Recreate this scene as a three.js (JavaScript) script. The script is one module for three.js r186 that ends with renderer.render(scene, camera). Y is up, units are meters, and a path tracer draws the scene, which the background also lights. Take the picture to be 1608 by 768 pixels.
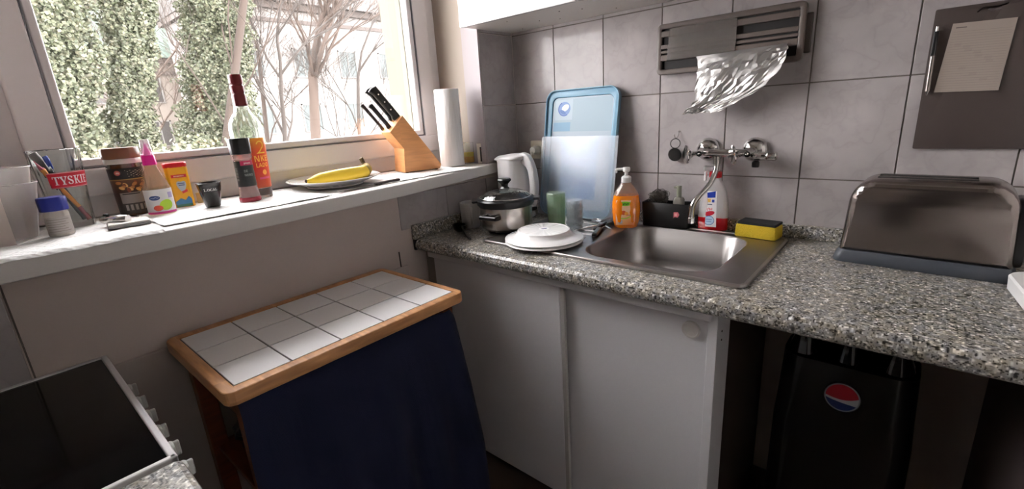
import * as THREE from 'three';
import { RoundedBoxGeometry } from 'three/addons/geometries/RoundedBoxGeometry.js';
import { mergeGeometries, toCreasedNormals } from 'three/addons/utils/BufferGeometryUtils.js';
import { ImprovedNoise } from 'three/addons/math/ImprovedNoise.js';

// ------------------------------------------------------------------ camera, sky, exposure
const scene = new THREE.Scene();
const camera = new THREE.PerspectiveCamera(2 * Math.atan(384 / 732.41) * 180 / Math.PI, 1608 / 768, 0.02, 200);
camera.position.set(1.32688, 1.27447, 1.57319);
{
  const yaw = -0.72532, pitch = -0.27747, roll = -0.06264;
  camera.lookAt(camera.position.clone().add(new THREE.Vector3(Math.sin(yaw) * Math.cos(pitch), Math.sin(pitch), -Math.cos(yaw) * Math.cos(pitch))));
  camera.rotateZ(roll);
}
const renderer = new THREE.WebGLRenderer({ antialias: true });
renderer.toneMapping = THREE.LinearToneMapping;
renderer.toneMappingExposure = 1.0;
renderer.shadowMap.enabled = true;
scene.background = new THREE.Color().setRGB(1.0, 0.98, 0.985);   // flat white overcast sky
scene.backgroundIntensity = 18.5;

// ------------------------------------------------------------------ helpers
let seed = 7;
const rnd = () => { seed = (seed * 1664525 + 1013904223) % 4294967296; return seed / 4294967296; };
const rr = (a, b) => a + (b - a) * rnd();
const PI = Math.PI, V = (x, y, z) => new THREE.Vector3(x, y, z);
const lerp = (a, b, t) => a + (b - a) * t, clamp = (x, a = 0, b = 1) => Math.min(b, Math.max(a, x));
const noise = new ImprovedNoise();

function hash2(x, y, s) { let h = (x * 374761393 + y * 668265263 + s * 1442695041) | 0; h = Math.imul(h ^ (h >>> 13), 1274126177); h ^= h >>> 16; return (h >>> 0) / 4294967296; }
function vnoise(u, v, cells, s) {                       // tileable value noise, u and v in 0..1
  const x = u * cells, y = v * cells, xi = Math.floor(x), yi = Math.floor(y); let fx = x - xi, fy = y - yi;
  fx = fx * fx * (3 - 2 * fx); fy = fy * fy * (3 - 2 * fy);
  const m = (a) => ((a % cells) + cells) % cells;
  const a = hash2(m(xi), m(yi), s), b = hash2(m(xi + 1), m(yi), s), c = hash2(m(xi), m(yi + 1), s), d = hash2(m(xi + 1), m(yi + 1), s);
  return lerp(lerp(a, b, fx), lerp(c, d, fx), fy);
}
function fbm(u, v, cells, oct, s) { let r = 0, a = .5, t = 0; for (let i = 0; i < oct; i++) { r += a * vnoise(u, v, cells << i, s + i); t += a; a *= .5; } return r / t; }
function dataTex(w, h, fn, srgb = true) {
  const d = new Uint8Array(w * h * 4);
  for (let y = 0; y < h; y++) for (let x = 0; x < w; x++) {
    const c = fn((x + .5) / w, (y + .5) / h), i = (y * w + x) * 4;
    d[i] = clamp(c[0]) * 255; d[i + 1] = clamp(c[1]) * 255; d[i + 2] = clamp(c[2]) * 255; d[i + 3] = 255;
  }
  const t = new THREE.DataTexture(d, w, h); t.wrapS = t.wrapT = THREE.RepeatWrapping; t.magFilter = THREE.LinearFilter; t.minFilter = THREE.LinearMipmapLinearFilter; t.generateMipmaps = true;
  if (srgb) t.colorSpace = THREE.SRGBColorSpace; t.needsUpdate = true; return t;
}
function canvasTex(w, h, draw) {
  const c = document.createElement('canvas'); c.width = w; c.height = h; const g = c.getContext('2d'); draw(g, w, h);
  const t = new THREE.CanvasTexture(c); t.colorSpace = THREE.SRGBColorSpace; t.magFilter = THREE.LinearFilter; return t;
}
const mat = (color, roughness = .6, extra = {}) => new THREE.MeshPhysicalMaterial({ color, roughness, metalness: 0, ...extra });
const metal = (color, roughness = .25, extra = {}) => new THREE.MeshPhysicalMaterial({ color, roughness, metalness: 1, ...extra });
const solidGlass = (color = 0xffffff, extra = {}) => new THREE.MeshPhysicalMaterial({ color, roughness: .02, transmission: 1, thickness: .01, ior: 1.45, ...extra });

const used = {};
function numbered(name) { const n = used[name] ?? 0; used[name] = n + 1; return n ? name + '_' + String(n).padStart(3, '0') : name; }
function tag(o, label, category, group, kind) { if (label) o.userData.label = label; if (category) o.userData.category = category; if (group) o.userData.group = group; if (kind) o.userData.kind = kind; return o; }
function thing(name, label, category, [x, y, z], turn = 0, group) { const o = new THREE.Group(); o.name = numbered(name); o.position.set(x, y, z); o.rotation.y = turn; scene.add(o); return tag(o, label, category, group); }
function struct(name, geo, m) { const o = geo ? new THREE.Mesh(geo, m) : new THREE.Group(); o.name = name; o.userData.kind = 'structure'; scene.add(o); return o; }
function part(parent, name, geo, m, pos, rot) { const o = new THREE.Mesh(geo, m); o.name = name; if (pos) o.position.set(...pos); if (rot) o.rotation.set(...rot); parent.add(o); return o; }
function single(name, label, category, geo, m, pos = [0, 0, 0], turn = 0, group) { const o = new THREE.Mesh(geo, m); o.name = numbered(name); o.position.set(...pos); o.rotation.y = turn; scene.add(o); return tag(o, label, category, group); }

const flat = (g) => g.index ? g.toNonIndexed() : g;
const merge = (list) => mergeGeometries(list.map((g) => { g = flat(g); for (const k of Object.keys(g.attributes)) if (!['position', 'normal', 'uv'].includes(k)) g.deleteAttribute(k); if (!g.attributes.uv) g.setAttribute('uv', new THREE.BufferAttribute(new Float32Array(g.attributes.position.count * 2), 2)); if (!g.attributes.normal) g.computeVertexNormals(); return g; }));
function worldUV(g, s = 1) {                            // planar uv in metres / s by dominant normal
  g = flat(g); const p = g.attributes.position, n = g.attributes.normal, uv = new Float32Array(p.count * 2);
  for (let i = 0; i < p.count; i++) {
    const ax = Math.abs(n.getX(i)), ay = Math.abs(n.getY(i)), az = Math.abs(n.getZ(i)); let u, v;
    if (ay >= ax && ay >= az) { u = p.getX(i); v = p.getZ(i); } else if (ax > az) { u = p.getZ(i); v = p.getY(i); } else { u = p.getX(i); v = p.getY(i); }
    uv[i * 2] = u / s; uv[i * 2 + 1] = v / s;
  }
  g.setAttribute('uv', new THREE.BufferAttribute(uv, 2)); return g;
}
const boxAt = (x0, x1, y0, y1, z0, z1) => new THREE.BoxGeometry(x1 - x0, y1 - y0, z1 - z0).translate((x0 + x1) / 2, (y0 + y1) / 2, (z0 + z1) / 2);
const rbox = (w, h, d, r = .003, seg = 2) => new RoundedBoxGeometry(w, h, d, seg, Math.min(r, w / 2.01, h / 2.01, d / 2.01));
const rboxAt = (x0, x1, y0, y1, z0, z1, r = .003, seg = 2) => rbox(x1 - x0, y1 - y0, z1 - z0, r, seg).translate((x0 + x1) / 2, (y0 + y1) / 2, (z0 + z1) / 2);
function lathe(pts, seg = 48, crease = .6) { return toCreasedNormals(new THREE.LatheGeometry(pts.map(([r, y]) => new THREE.Vector2(Math.max(r, 1e-5), y)), seg), crease); }
function cyl(r0, r1, h, seg = 32, open = false) { return new THREE.CylinderGeometry(r1, r0, h, seg, 1, open).translate(0, h / 2, 0); }
const curve = (pts, t = .5) => new THREE.CatmullRomCurve3(pts.map((q) => V(...q)), false, 'catmullrom', t);
const tube = (pts, r, seg = 40, rad = 12) => { const c = curve(pts), g = new THREE.TubeGeometry(c, seg, r, rad), a = c.getPoint(0), b = c.getPoint(1); return merge([g, new THREE.SphereGeometry(r, rad, 6).translate(a.x, a.y, a.z), new THREE.SphereGeometry(r, rad, 6).translate(b.x, b.y, b.z)]); };
function rod(a, b, r0, r1 = r0, seg = 12) {             // tapered bar between two points
  const A = V(...a), B = V(...b), d = B.clone().sub(A), g = new THREE.CylinderGeometry(r1, r0, d.length(), seg);
  g.applyQuaternion(new THREE.Quaternion().setFromUnitVectors(V(0, 1, 0), d.normalize())); return g.translate((A.x + B.x) / 2, (A.y + B.y) / 2, (A.z + B.z) / 2);
}
function shapeOf(pts) { const s = new THREE.Shape(); pts.forEach(([x, y], i) => i ? s.lineTo(x, y) : s.moveTo(x, y)); s.closePath(); return s; }
function extr(pts, depth, bevel = 0, seg = 2) { return new THREE.ExtrudeGeometry(Array.isArray(pts) ? shapeOf(pts) : pts, { depth: depth - 2 * bevel, bevelEnabled: bevel > 0, bevelSize: bevel, bevelThickness: bevel, bevelOffset: -bevel, bevelSegments: seg, curveSegments: 16 }).translate(0, 0, bevel); }
function rrShape(w, h, r) { const s = new THREE.Shape(), x = w / 2, y = h / 2; s.moveTo(-x + r, -y); s.lineTo(x - r, -y); s.absarc(x - r, -y + r, r, -PI / 2, 0); s.lineTo(x, y - r); s.absarc(x - r, y - r, r, 0, PI / 2); s.lineTo(-x + r, y); s.absarc(-x + r, y - r, r, PI / 2, PI); s.lineTo(-x, -y + r); s.absarc(-x + r, -y + r, r, PI, PI * 1.5); return s; }
// loft of rounded rectangles lying in xz, stacked along y: ring = [width, depth, radius, y, dx, dz]
function rrLoft(rings, caps = [true, true], k = 6, crease = .7) {
  const N = 4 * (k + 1), P = [], idx = [], uv = [];
  for (const [w, d, r, y, dx = 0, dz = 0] of rings) {
    let per = 0, last = null; const c = [[1, 1], [-1, 1], [-1, -1], [1, -1]];
    for (let q = 0; q < 4; q++) for (let i = 0; i <= k; i++) {
      const a = q * PI / 2 + i / k * PI / 2, x = dx + c[q][0] * (w / 2 - r) + Math.cos(a) * r, z = dz + c[q][1] * (d / 2 - r) + Math.sin(a) * r;
      if (last) per += Math.hypot(x - last[0], z - last[1]); last = [x, z]; P.push(x, y, z); uv.push(per, y);
    }
  }
  for (let j = 0; j + 1 < rings.length; j++) for (let i = 0; i < N; i++) { const a = j * N + i, b = j * N + (i + 1) % N, c = a + N, d = b + N; idx.push(a, c, b, b, c, d); }
  const cap = (j, up) => { const [, , , y, dx = 0, dz = 0] = rings[j], ci = P.length / 3; P.push(dx, y, dz); uv.push(0, y); for (let i = 0; i < N; i++) { const a = j * N + i, b = j * N + (i + 1) % N; up ? idx.push(ci, b, a) : idx.push(ci, a, b); } };
  if (caps[0]) cap(0, false); if (caps[1]) cap(rings.length - 1, true);
  const g = new THREE.BufferGeometry(); g.setAttribute('position', new THREE.Float32BufferAttribute(P, 3)); g.setAttribute('uv', new THREE.Float32BufferAttribute(uv, 2)); g.setIndex(idx);
  return toCreasedNormals(g, crease);
}
function grid(nu, nv, fn, thick = 0) {                  // sheet from fn(u, v) -> [x, y, z]
  const P = [], uv = [], idx = [];
  for (let j = 0; j <= nv; j++) for (let i = 0; i <= nu; i++) { P.push(...fn(i / nu, j / nv)); uv.push(i / nu, j / nv); }
  for (let j = 0; j < nv; j++) for (let i = 0; i < nu; i++) { const a = j * (nu + 1) + i, b = a + 1, c = a + nu + 1, d = c + 1; idx.push(a, b, c, b, d, c); }
  const g = new THREE.BufferGeometry(); g.setAttribute('position', new THREE.Float32BufferAttribute(P, 3)); g.setAttribute('uv', new THREE.Float32BufferAttribute(uv, 2)); g.setIndex(idx); g.computeVertexNormals();
  if (!thick) return g;
  const n = g.attributes.normal, q = P.slice(), M = P.length / 3; for (let i = 0; i < M; i++) { q[i * 3] -= n.getX(i) * thick; q[i * 3 + 1] -= n.getY(i) * thick; q[i * 3 + 2] -= n.getZ(i) * thick; }
  const all = idx.slice(); for (let i = 0; i < idx.length; i += 3) all.push(idx[i] + M, idx[i + 2] + M, idx[i + 1] + M);
  const edge = []; for (let i = 0; i <= nu; i++) edge.push(i); for (let j = 1; j <= nv; j++) edge.push(j * (nu + 1) + nu); for (let i = nu - 1; i >= 0; i--) edge.push(nv * (nu + 1) + i); for (let j = nv - 1; j > 0; j--) edge.push(j * (nu + 1));
  edge.forEach((a, i) => { const b = edge[(i + 1) % edge.length]; all.push(a, a + M, b, b, a + M, b + M); });
  const h = new THREE.BufferGeometry(); h.setAttribute('position', new THREE.Float32BufferAttribute(P.concat(q), 3)); h.setAttribute('uv', new THREE.Float32BufferAttribute(uv.concat(uv), 2)); h.setIndex(all); return toCreasedNormals(h, 1);
}
const camAngle = (x, z) => Math.atan2(camera.position.x - x, camera.position.z - z);   // the turn about y that makes +z look towards the room
// printed wrapper: a sleeve just outside a bottle wall, centred on angle a
function sleeve(r0, r1, h, a, span, seg = 32) { return new THREE.CylinderGeometry(r1, r0, h, seg, 1, true, a - span / 2, span).translate(0, h / 2, 0); }

// ------------------------------------------------------------------ procedural materials
const graniteTex = dataTex(1024, 1024, (u, v) => {
  const a = vnoise(u, v, 150, 1), b = vnoise(u, v, 230, 2), c = vnoise(u, v, 95, 3), d = fbm(u, v, 8, 3, 4);
  let t = .52 + .1 * (d - .5); if (a > .6) t += (a - .6) * 1.1; if (b < .36) t -= (.36 - b) * 1.7; if (c < .3) t -= (.3 - c) * 1.3; if (c > .72) t += (c - .72) * .9;
  const w = (vnoise(u, v, 60, 5) - .5) * .05; return [t + .012 + w, t - .005 + w * .4, t - .03 - w];
});
const GRANITE = .58;
const granite = mat(0xffffff, .34, { map: graniteTex });
const marbleTex = dataTex(512, 512, (u, v) => {
  const w = fbm(u, v, 3, 4, 21), q = fbm(u + w * .35, v + w * .2, 4, 4, 31), vein = Math.pow(1 - Math.abs(q - .5) * 2, 9), cl = fbm(u, v, 2, 4, 41);
  const t = .80 + (cl - .5) * .12 - vein * .035; return [t + .008, t - .006, t - .004];
});
const tileMats = [0, 1, 2, 3].map((i) => { const t = marbleTex.clone(); t.offset.set(i * .31, i * .47); t.rotation = i * 1.3; t.needsUpdate = true; return mat(0xd3cecd, .12, { map: t, specularIntensity: .35 }); });
const grout = mat(0x6d6560, .9);
const plasterBump = dataTex(512, 512, (u, v) => { const t = fbm(u, v, 6, 6, 51); return [t, t, t]; }, false);
const plasterTex = dataTex(512, 512, (u, v) => { const t = .80 + (fbm(u, v, 3, 5, 61) - .5) * .07 ; return [t + .012, t - .012, t - .03]; });
const plaster = mat(0xf2e8e5, .75, { map: plasterTex, bumpMap: plasterBump, bumpScale: .003 });
const paint = mat(0xd9d2ca, .6, { bumpMap: plasterBump, bumpScale: .0012 });
const pvc = mat(0xdad5d5, .3);
const whiteLaminate = mat(0xdfdde0, .32);
const whiteGloss = mat(0xd0cfd0, .25);
const woodTex = dataTex(512, 512, (u, v) => { const g = fbm(u * 1, v, 4, 2, 71), s = fbm((u * .12) % 1, v, 48, 3, 72), t = .62 + (s - .5) * .22 + (g - .5) * .12; return [t + .13, t * .82 + .03, t * .60 - .02]; });
const wood = mat(0xffffff, .45, { map: woodTex });
const woodDark = mat(0x9c7050, .5, { map: woodTex });
const blockTex = dataTex(512, 512, (u, v) => { const q = fbm((u * .12) % 1, v, 48, 3, 73), g = fbm(u, v, 4, 2, 74), t = .80 + (q - .5) * .12 + (g - .5) * .08; return [t + .1, t * .86 + .04, t * .64 + .03]; });
const blockWood = mat(0xefd0b4, .5, { map: blockTex });
const brushTex = dataTex(512, 512, (u, v) => { const t = .78 + (fbm((u * .04) % 1, v, 128, 3, 81) - .5) * .1 + (fbm(u, v, 4, 3, 82) - .5) * .16; return [t, t, t]; }, false);
const steel = metal(0x9c9896, .44, { roughnessMap: brushTex });
const steelDark = metal(0x98918d, .6, { roughnessMap: brushTex });
const chrome = metal(0xc9c7c5, .12);
const blackPlastic = mat(0x0d0d0e, .35), blackMatte = mat(0x121113, .6), greyPlastic = mat(0x3d4148, .5);
const whitePlastic = mat(0xe4e3e2, .3), porcelain = mat(0xeceae9, .12, { clearcoat: .5, clearcoatRoughness: .05 });
const towelBump = dataTex(256, 256, (u, v) => { const a = Math.sin(u * PI * 40 + Math.sin(v * PI * 12) * 1.2) * Math.sin(v * PI * 40 + Math.sin(u * PI * 12) * 1.2), t = .5 + a * .35 + (vnoise(u, v, 128, 91) - .5) * .3; return [t, t, t]; }, false);
const towelMat = mat(0xf4f3f2, .95, { bumpMap: towelBump, bumpScale: .0025 });
const clearGlass = solidGlass(0xf7fbf9);

// ------------------------------------------------------------------ the room
const RX = 1.82, RZ = 2.7, H = 2.5, S = 1.078, C = .86;
struct('floor', worldUV(boxAt(-.1, RX + .1, -.1, 0, -.1, RZ + .1)), mat(0x4a3d35, .6));
struct('ceiling', worldUV(boxAt(-.45, RX + .1, H, H + .12, -.1, RZ + .1)), mat(0xf1efed, .8));
const wallBack = struct('wall_back', worldUV(boxAt(-.43, RX + .1, 0, H, -.12, -.0065)), plaster);
part(wallBack, 'grout', boxAt(0, RX, .77, 1.84, -.0065, -.0025), grout);
struct('wall_right', worldUV(boxAt(RX, RX + .1, 0, H, -.1, RZ + .1)), mat(0xf0ece8, .7));
struct('wall_front', worldUV(boxAt(-.43, RX + .1, 0, H, RZ, RZ + .1)), mat(0xe9e2da, .75));
{
  const d = struct('door_1', null);
  part(d, 'leaf', rboxAt(.78, 1.6, .02, 2.06, RZ - .045, RZ - .002, .004), mat(0x2e2521, .5)); part(d, 'handle', tube([[.86, 1.02, RZ - .05], [.86, 1.02, RZ - .1], [.88, 1.02, RZ - .11], [.96, 1.02, RZ - .11]], .009), metal(0x9a9690, .3));
}
const ZO = .2, ZE = 1.545, YT = 2.32;                     // window opening
const wallLeft = struct('wall_left', worldUV(merge([boxAt(-.3, 0, 0, 1.04, -.01, RZ), boxAt(-.3, 0, YT, H, -.01, RZ), boxAt(-.3, 0, 1.04, YT, -.01, ZO), boxAt(-.3, 0, 1.04, YT, ZE, RZ)])), plaster);
const facadeYellow = mat(0x69685a, .85, { bumpMap: plasterBump, bumpScale: .002 });
part(wallLeft, 'outer_facade', worldUV(merge([boxAt(-.43, -.3, -3.4, 1.13, -.4, RZ + .5), boxAt(-.43, -.3, 2.26, 4, -.4, RZ + .5), boxAt(-.43, -.3, 1.13, 2.26, -.4, .315), boxAt(-.43, -.3, 1.13, 2.26, 1.5, RZ + .5)])), facadeYellow);
part(wallLeft, 'reveal_lining', boxAt(-.238, -.085, 1.04, YT, ZO - .004, ZO + .0015), mat(0xa09488, .7, { bumpMap: plasterBump, bumpScale: .001 }));
part(wallLeft, 'reveal_edge', boxAt(-.085, .002, 1.04, YT, ZO - .004, ZO + .002), mat(0xa39b9d, .7, { bumpMap: plasterBump, bumpScale: .001 }));
part(wallLeft, 'plaster_ledge', rboxAt(-.004, .007, .02, .775, .64, 2.2, .004), mat(0xb9aea8, .8, { bumpMap: plasterBump, bumpScale: .004 }));
// wall tiles, each one a piece
const tileShapes = {};
function tileGeo(w, h) { const k = w.toFixed(3) + h.toFixed(3); return tileShapes[k] ??= worldUV(new RoundedBoxGeometry(w - .003, h - .003, .008, 1, .0014), .22); }
const TW = .215, TH = .2656, Y0 = 1.5667;
let tn = 0;
for (let c = 0; c < 11; c++) for (let r = -1; r < 3; r++) {
  const x0 = c ? .2075 + (c - 1) * TW : 0, x1 = .2075 + c * TW, y1 = Y0 - r * TH, y0 = Math.max(y1 - TH, .875);
  if (x0 > RX - .02 || y1 - y0 < .03) continue;
  const xe = Math.min(x1, RX - .002);
  part(wallBack, 'tile', tileGeo(xe - x0, y1 - y0), tileMats[(tn++ * 7 + c * 3) % 4], [(x0 + xe) / 2, (y0 + y1) / 2, -.004 + (hash2(c, r + 3, 5) - .5) * .0008]);
}
const wallTile = (z0, z1, y0, y1) => part(wallLeft, 'tile', tileGeo(z1 - z0, y1 - y0), tileMats[tn++ % 4], [.0005, (y0 + y1) / 2, (z0 + z1) / 2], [0, PI / 2, 0]);
for (const [y0, y1] of [[S + .002, 1.301], [1.301, Y0], [Y0, Y0 + TH]]) wallTile(.004, ZO - .002, y0, y1);
for (const [z0, z1] of [[.004, .217], [.217, .432], [.432, .65]]) wallTile(z0, z1, .9, 1.022);
for (const z0 of [1.59, 1.805, 2.02]) for (const [y0, y1] of [[.755, 1.022], [.488, .755]]) wallTile(z0, z0 + TW, y0, y1);
part(wallLeft, 'joint', boxAt(-.002, .0032, .3, 1.022, 1.5855, 1.5885), mat(0x5a514c, .9));
part(wallLeft, 'crack', new THREE.BoxGeometry(.003, .2, .004), mat(0x4a423e, .9), [.0006, .73, .668], [.02, 0, 0]);

// windowsill: thick painted slab, its front edge tapering in towards the corner
{
  const pts = [[-.24, .2], [0, .2], [0, .165], [.022, .165], [.045, .26], [.062, .38], [.112, .69], [.135, 1.0], [.147, 1.34], [.152, 1.7], [.152, 2.1], [0, 2.1], [0, 1.545], [-.24, 1.545]];
  const g = extr(pts.map(([x, z]) => [x, -z]), .04, .006, 3); g.rotateX(-PI / 2); g.translate(0, S - .04, 0);
  struct('trim_1', worldUV(toCreasedNormals(g, .5), .4), mat(0xe2dedb, .45, { bumpMap: plasterBump, bumpScale: .0008 }));
}
// windows: fixed frame, opening sash, bead, gasket, pane
function ring(z0, z1, y0, y1, w, x0, x1, r = .006) {
  return merge([rboxAt(x0, x1, y0, y0 + w, z0, z1, r), rboxAt(x0, x1, y1 - w, y1, z0, z1, r), rboxAt(x0, x1, y0 + w - r, y1 - w + r, z0, z0 + w, r), rboxAt(x0, x1, y0 + w - r, y1 - w + r, z1 - w, z1, r)]);
}
const paneMat = new THREE.MeshPhysicalMaterial({ color: 0xffffff, roughness: 0, transmission: 1, thickness: 0, ior: 1.5 });
function makeWindow(n, z0, z1, fz0, fz1) {
  const w = struct('window_' + n, null);
  part(w, 'window_frame', ring(fz0, fz1, S, 2.33, .075, -.298, -.238), pvc);
  part(w, 'sash', ring(z0, z1, 1.134, 2.27, .07, -.285, -.218, .008), pvc);
  part(w, 'gasket', ring(z0 + .067, z1 - .067, 1.134 + .067, 2.203, .004, -.262, -.2195, .0015), mat(0x6d6d72, .7));
  part(w, 'glazing_bead', ring(z0 + .07, z1 - .07, 1.134 + .07, 2.2, .021, -.262, -.224, .006), pvc);
  part(w, 'pane', boxAt(-.2605, -.2595, 1.22, 2.185, z0 + .085, z1 - .085), paneMat);
}
makeWindow(1, .25, 1.478, .19, 1.545);

// ------------------------------------------------------------------ kitchen units
// worktop along the tiled wall: postformed front edge, cut-out for the sink, upstands
const SX0 = .25, SX1 = 1.07, SZ0 = .06, SZ1 = .512, WX = 1.815;
{
  const t = thing('kitchen_worktop', 'grey speckled granite-look worktop with rounded front edge around the sink', 'worktop', [0, 0, 0]);
  const prof = [[.52, .86], [.585, .86], [.595, .8575], [.602, .851], [.605, .842], [.605, .834], [.602, .826], [.596, .821], [.588, .82], [.52, .82]];
  const front = extr(prof.map(([z, y]) => [-z, y]), WX - .012); front.rotateY(PI / 2); front.translate(.012, 0, 0);
  part(t, 'top', worldUV(toCreasedNormals(merge([front, boxAt(.002, SX0 + .02, .82, .86, .002, .52), boxAt(SX1 - .02, WX, .82, .86, .002, .52), boxAt(SX0 + .02, SX1 - .02, .82, .86, .002, .075), boxAt(SX0 + .02, SX1 - .02, .82, .86, .495, .52)]), .5), GRANITE), granite);
  part(t, 'back_upstand', worldUV(rboxAt(.002, WX, .86, .9, .002, .02, .003), GRANITE), granite);
  part(t, 'side_upstand', worldUV(rboxAt(.002, .018, .86, .912, .02, .61, .003), GRANITE), granite);
  part(t, 'end_cap', rboxAt(.0, .0125, .82, .86, .3, .606, .003), blackMatte);
}
// sliding-door base cabinet under the sink
{
  const t = thing('base_cabinet', 'white base cabinet with two sliding doors under the sink', 'cabinet', [0, 0, 0]);
  part(t, 'top_rail', rboxAt(.03, 1.02, .79, .8195, .545, .572, .004), whiteLaminate);
  part(t, 'filler_strip', rboxAt(.002, .05, .06, .8195, .53, .556, .003), mat(0x9a928c, .6));
  const d1 = part(t, 'door', rboxAt(.05, .598, .05, .79, .545, .561, .003), whiteLaminate); part(d1, 'edge_strip', rboxAt(.598, .612, .05, .79, .548, .5605, .002), mat(0xb5b1ae, .4));
  const d2 = part(t, 'door', rboxAt(.56, 1.011, .05, .79, .524, .54, .003), whiteLaminate);
  const k = part(d2, 'finger_pull', lathe([[0, .0002], [.012, .0004], [.0165, .002], [.018, .0065], [.0195, .0072], [.0215, .0055], [.022, 0]], 36), mat(0xcfcbc6, .3), [.967, .748, .5405], [PI / 2, 0, 0]);
  part(t, 'end_post', rboxAt(1.011, 1.033, 0, .8195, .466, .562, .002), whiteLaminate);
  for (const y of [.757, .735]) part(t, 'screw_hole', new THREE.CylinderGeometry(.0025, .0025, .002, 12).rotateZ(PI / 2), mat(0x55504c, .7), [1.0335, y, .53]);
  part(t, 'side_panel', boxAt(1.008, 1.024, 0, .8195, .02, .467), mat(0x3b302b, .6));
  part(t, 'bottom_panel', boxAt(.05, 1.01, .05, .066, .02, .52), whiteLaminate);
  part(t, 'plinth', boxAt(.05, 1.01, 0, .05, .45, .466), whiteLaminate);
}
// light unit closing the dark gap at the right
{
  const t = thing('end_cabinet', 'pale cabinet side at the right end of the dark gap under the worktop', 'cabinet', [0, 0, 0]);
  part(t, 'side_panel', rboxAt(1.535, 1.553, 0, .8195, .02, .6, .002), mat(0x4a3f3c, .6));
  part(t, 'door', rboxAt(1.555, 1.81, .05, .81, .565, .583, .003), whiteLaminate);
  part(t, 'carcass', boxAt(1.553, 1.81, .02, .81, .02, .564), whiteLaminate);
}
// inset sink with drainer
{
  const t = thing('kitchen_sink', 'brushed steel inset sink with rectangular bowl and ribbed drainer', 'sink', [0, C, 0]);
  const cx = (SX0 + SX1) / 2, cz = (SZ0 + SZ1) / 2, bx = .79, bz = .285;
  const s = new THREE.Shape(); const R = (S_, x0, x1, z0, z1, r) => { S_.moveTo(x0 + r, -z0); S_.absarc(x0 + r, -z0 - r, r, PI / 2, PI); S_.absarc(x0 + r, -z1 + r, r, PI, PI * 1.5); S_.absarc(x1 - r, -z1 + r, r, PI * 1.5, PI * 2); S_.absarc(x1 - r, -z0 - r, r, 0, PI / 2); };
  R(s, SX0, SX1, SZ0, SZ1, .025); const h = new THREE.Path(); R(h, .597, .983, .095, .475, .085); s.holes.push(h);
  const rim = new THREE.ExtrudeGeometry(s, { depth: .0015, bevelEnabled: true, bevelSize: .003, bevelThickness: .0025, bevelOffset: -.003, bevelSegments: 3, curveSegments: 12 }).rotateX(-PI / 2).translate(0, .0028, 0);
  part(t, 'rim', worldUV(toCreasedNormals(rim, .5), .4), steel);
  { const w = SX1 - SX0, d = SZ1 - SZ0, lip = rrShape(w + .002, d + .002, .026); lip.holes.push(new THREE.Path(rrShape(w - .018, d - .018, .018).getPoints(12))); part(t, 'raised_edge', toCreasedNormals(extr(lip, .009, .0035, 4).rotateX(-PI / 2).translate(cx, 0, cz), .7), metal(0xb4b0ad, .28)); }
  part(t, 'bowl', worldUV(rrLoft([[.386, .38, .085, .006], [.38, .374, .083, .0035], [.372, .366, .08, -.004], [.352, .346, .075, -.1], [.335, .33, .075, -.13], [.3, .295, .08, -.147], [.2, .2, .08, -.152], [.08, .08, .039, -.153]], [false, true], 10, 1.2).translate(bx, 0, bz), .4), steel);
  part(t, 'drain', lathe([[0, .003], [.012, .004], [.03, .004], [.04, .002], [.041, 0]], 40), chrome, [bx, -.152, bz]);
  for (let i = 0; i < 7; i++) part(t, 'drainer_rib', rboxAt(SX0 + .05, .54, .0045, .0085, .14 + i * .045, .152 + i * .045, .0035), steel);
}
// wall cupboards
{
  const t = thing('wall_cupboard', 'white wall cupboard with hinged doors above the tiles', 'cupboard', [0, 0, 0]);
  part(t, 'carcass', boxAt(.004, 1.815, 1.578, 2.3, .002, .272), mat(0xcfc9c4, .45));
  for (const [x0, x1] of [[.003, .498], [.502, 1.0], [1.004, 1.815]]) part(t, 'door', rboxAt(x0, x1, 1.575, 2.3, .273, .291, .002), whiteGloss);
  for (let i = 0; i < 9; i++) part(t, 'screw_hole', new THREE.CylinderGeometry(.0022, .0022, .002, 10), mat(0x6a625c, .8), [.1 + (i * .137) % .62, 1.5775, .05 + (i * .073) % .2]);
}
// hob opposite, at the left, with its knobs along the front
{
  const t = thing('cooker', 'white cooker with dark glass hob and row of front knobs', 'cooker', [.004, 0, 1.472]);
  part(t, 'body', rboxAt(0, .528, .02, .785, .01, .62, .004), mat(0xd6d3d1, .35));
  part(t, 'hob_frame', merge([rboxAt(0, .532, .785, .806, 0, .011, .003), rboxAt(0, .532, .785, .806, .61, .622, .003), rboxAt(.521, .532, .785, .806, 0, .622, .003), rboxAt(0, .009, .785, .806, 0, .622, .003)]), mat(0xdcd9da, .3));
  part(t, 'glass_hob', boxAt(.009, .521, .785, .8025, .011, .61), mat(0x060506, .1, { ior: 1.35 }));
  for (let i = 0; i < 6; i++) part(t, 'knob', merge([lathe([[.021, 0], [.021, .006], [.017, .009], [.0165, .026], [.0145, .029], [0, .029]], 28).rotateX(-PI / 2), rbox(.007, .03, .024, .003).translate(0, 0, -.026)]), mat(0xcfd0cc, .35), [.055 + i * .079, .725, .01]);
}
{
  const t = thing('side_worktop', 'speckled granite-look worktop end beside the cooker', 'worktop', [0, 0, 0]);
  const prof = [[1.52, .803], [1.478, .803], [1.471, .799], [1.468, .791], [1.468, .775], [1.473, .765], [1.52, .764]];
  const g = extr(prof.map(([z, y]) => [-z, y]), .6); g.rotateY(PI / 2); g.translate(.545, 0, 0);
  part(t, 'top', worldUV(merge([g, boxAt(.545, 1.145, .764, .803, 1.52, 1.56)]), GRANITE), granite);
  part(t, 'carcass', boxAt(.548, 1.14, 0, .764, 1.49, 1.56), whiteLaminate);
}
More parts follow.
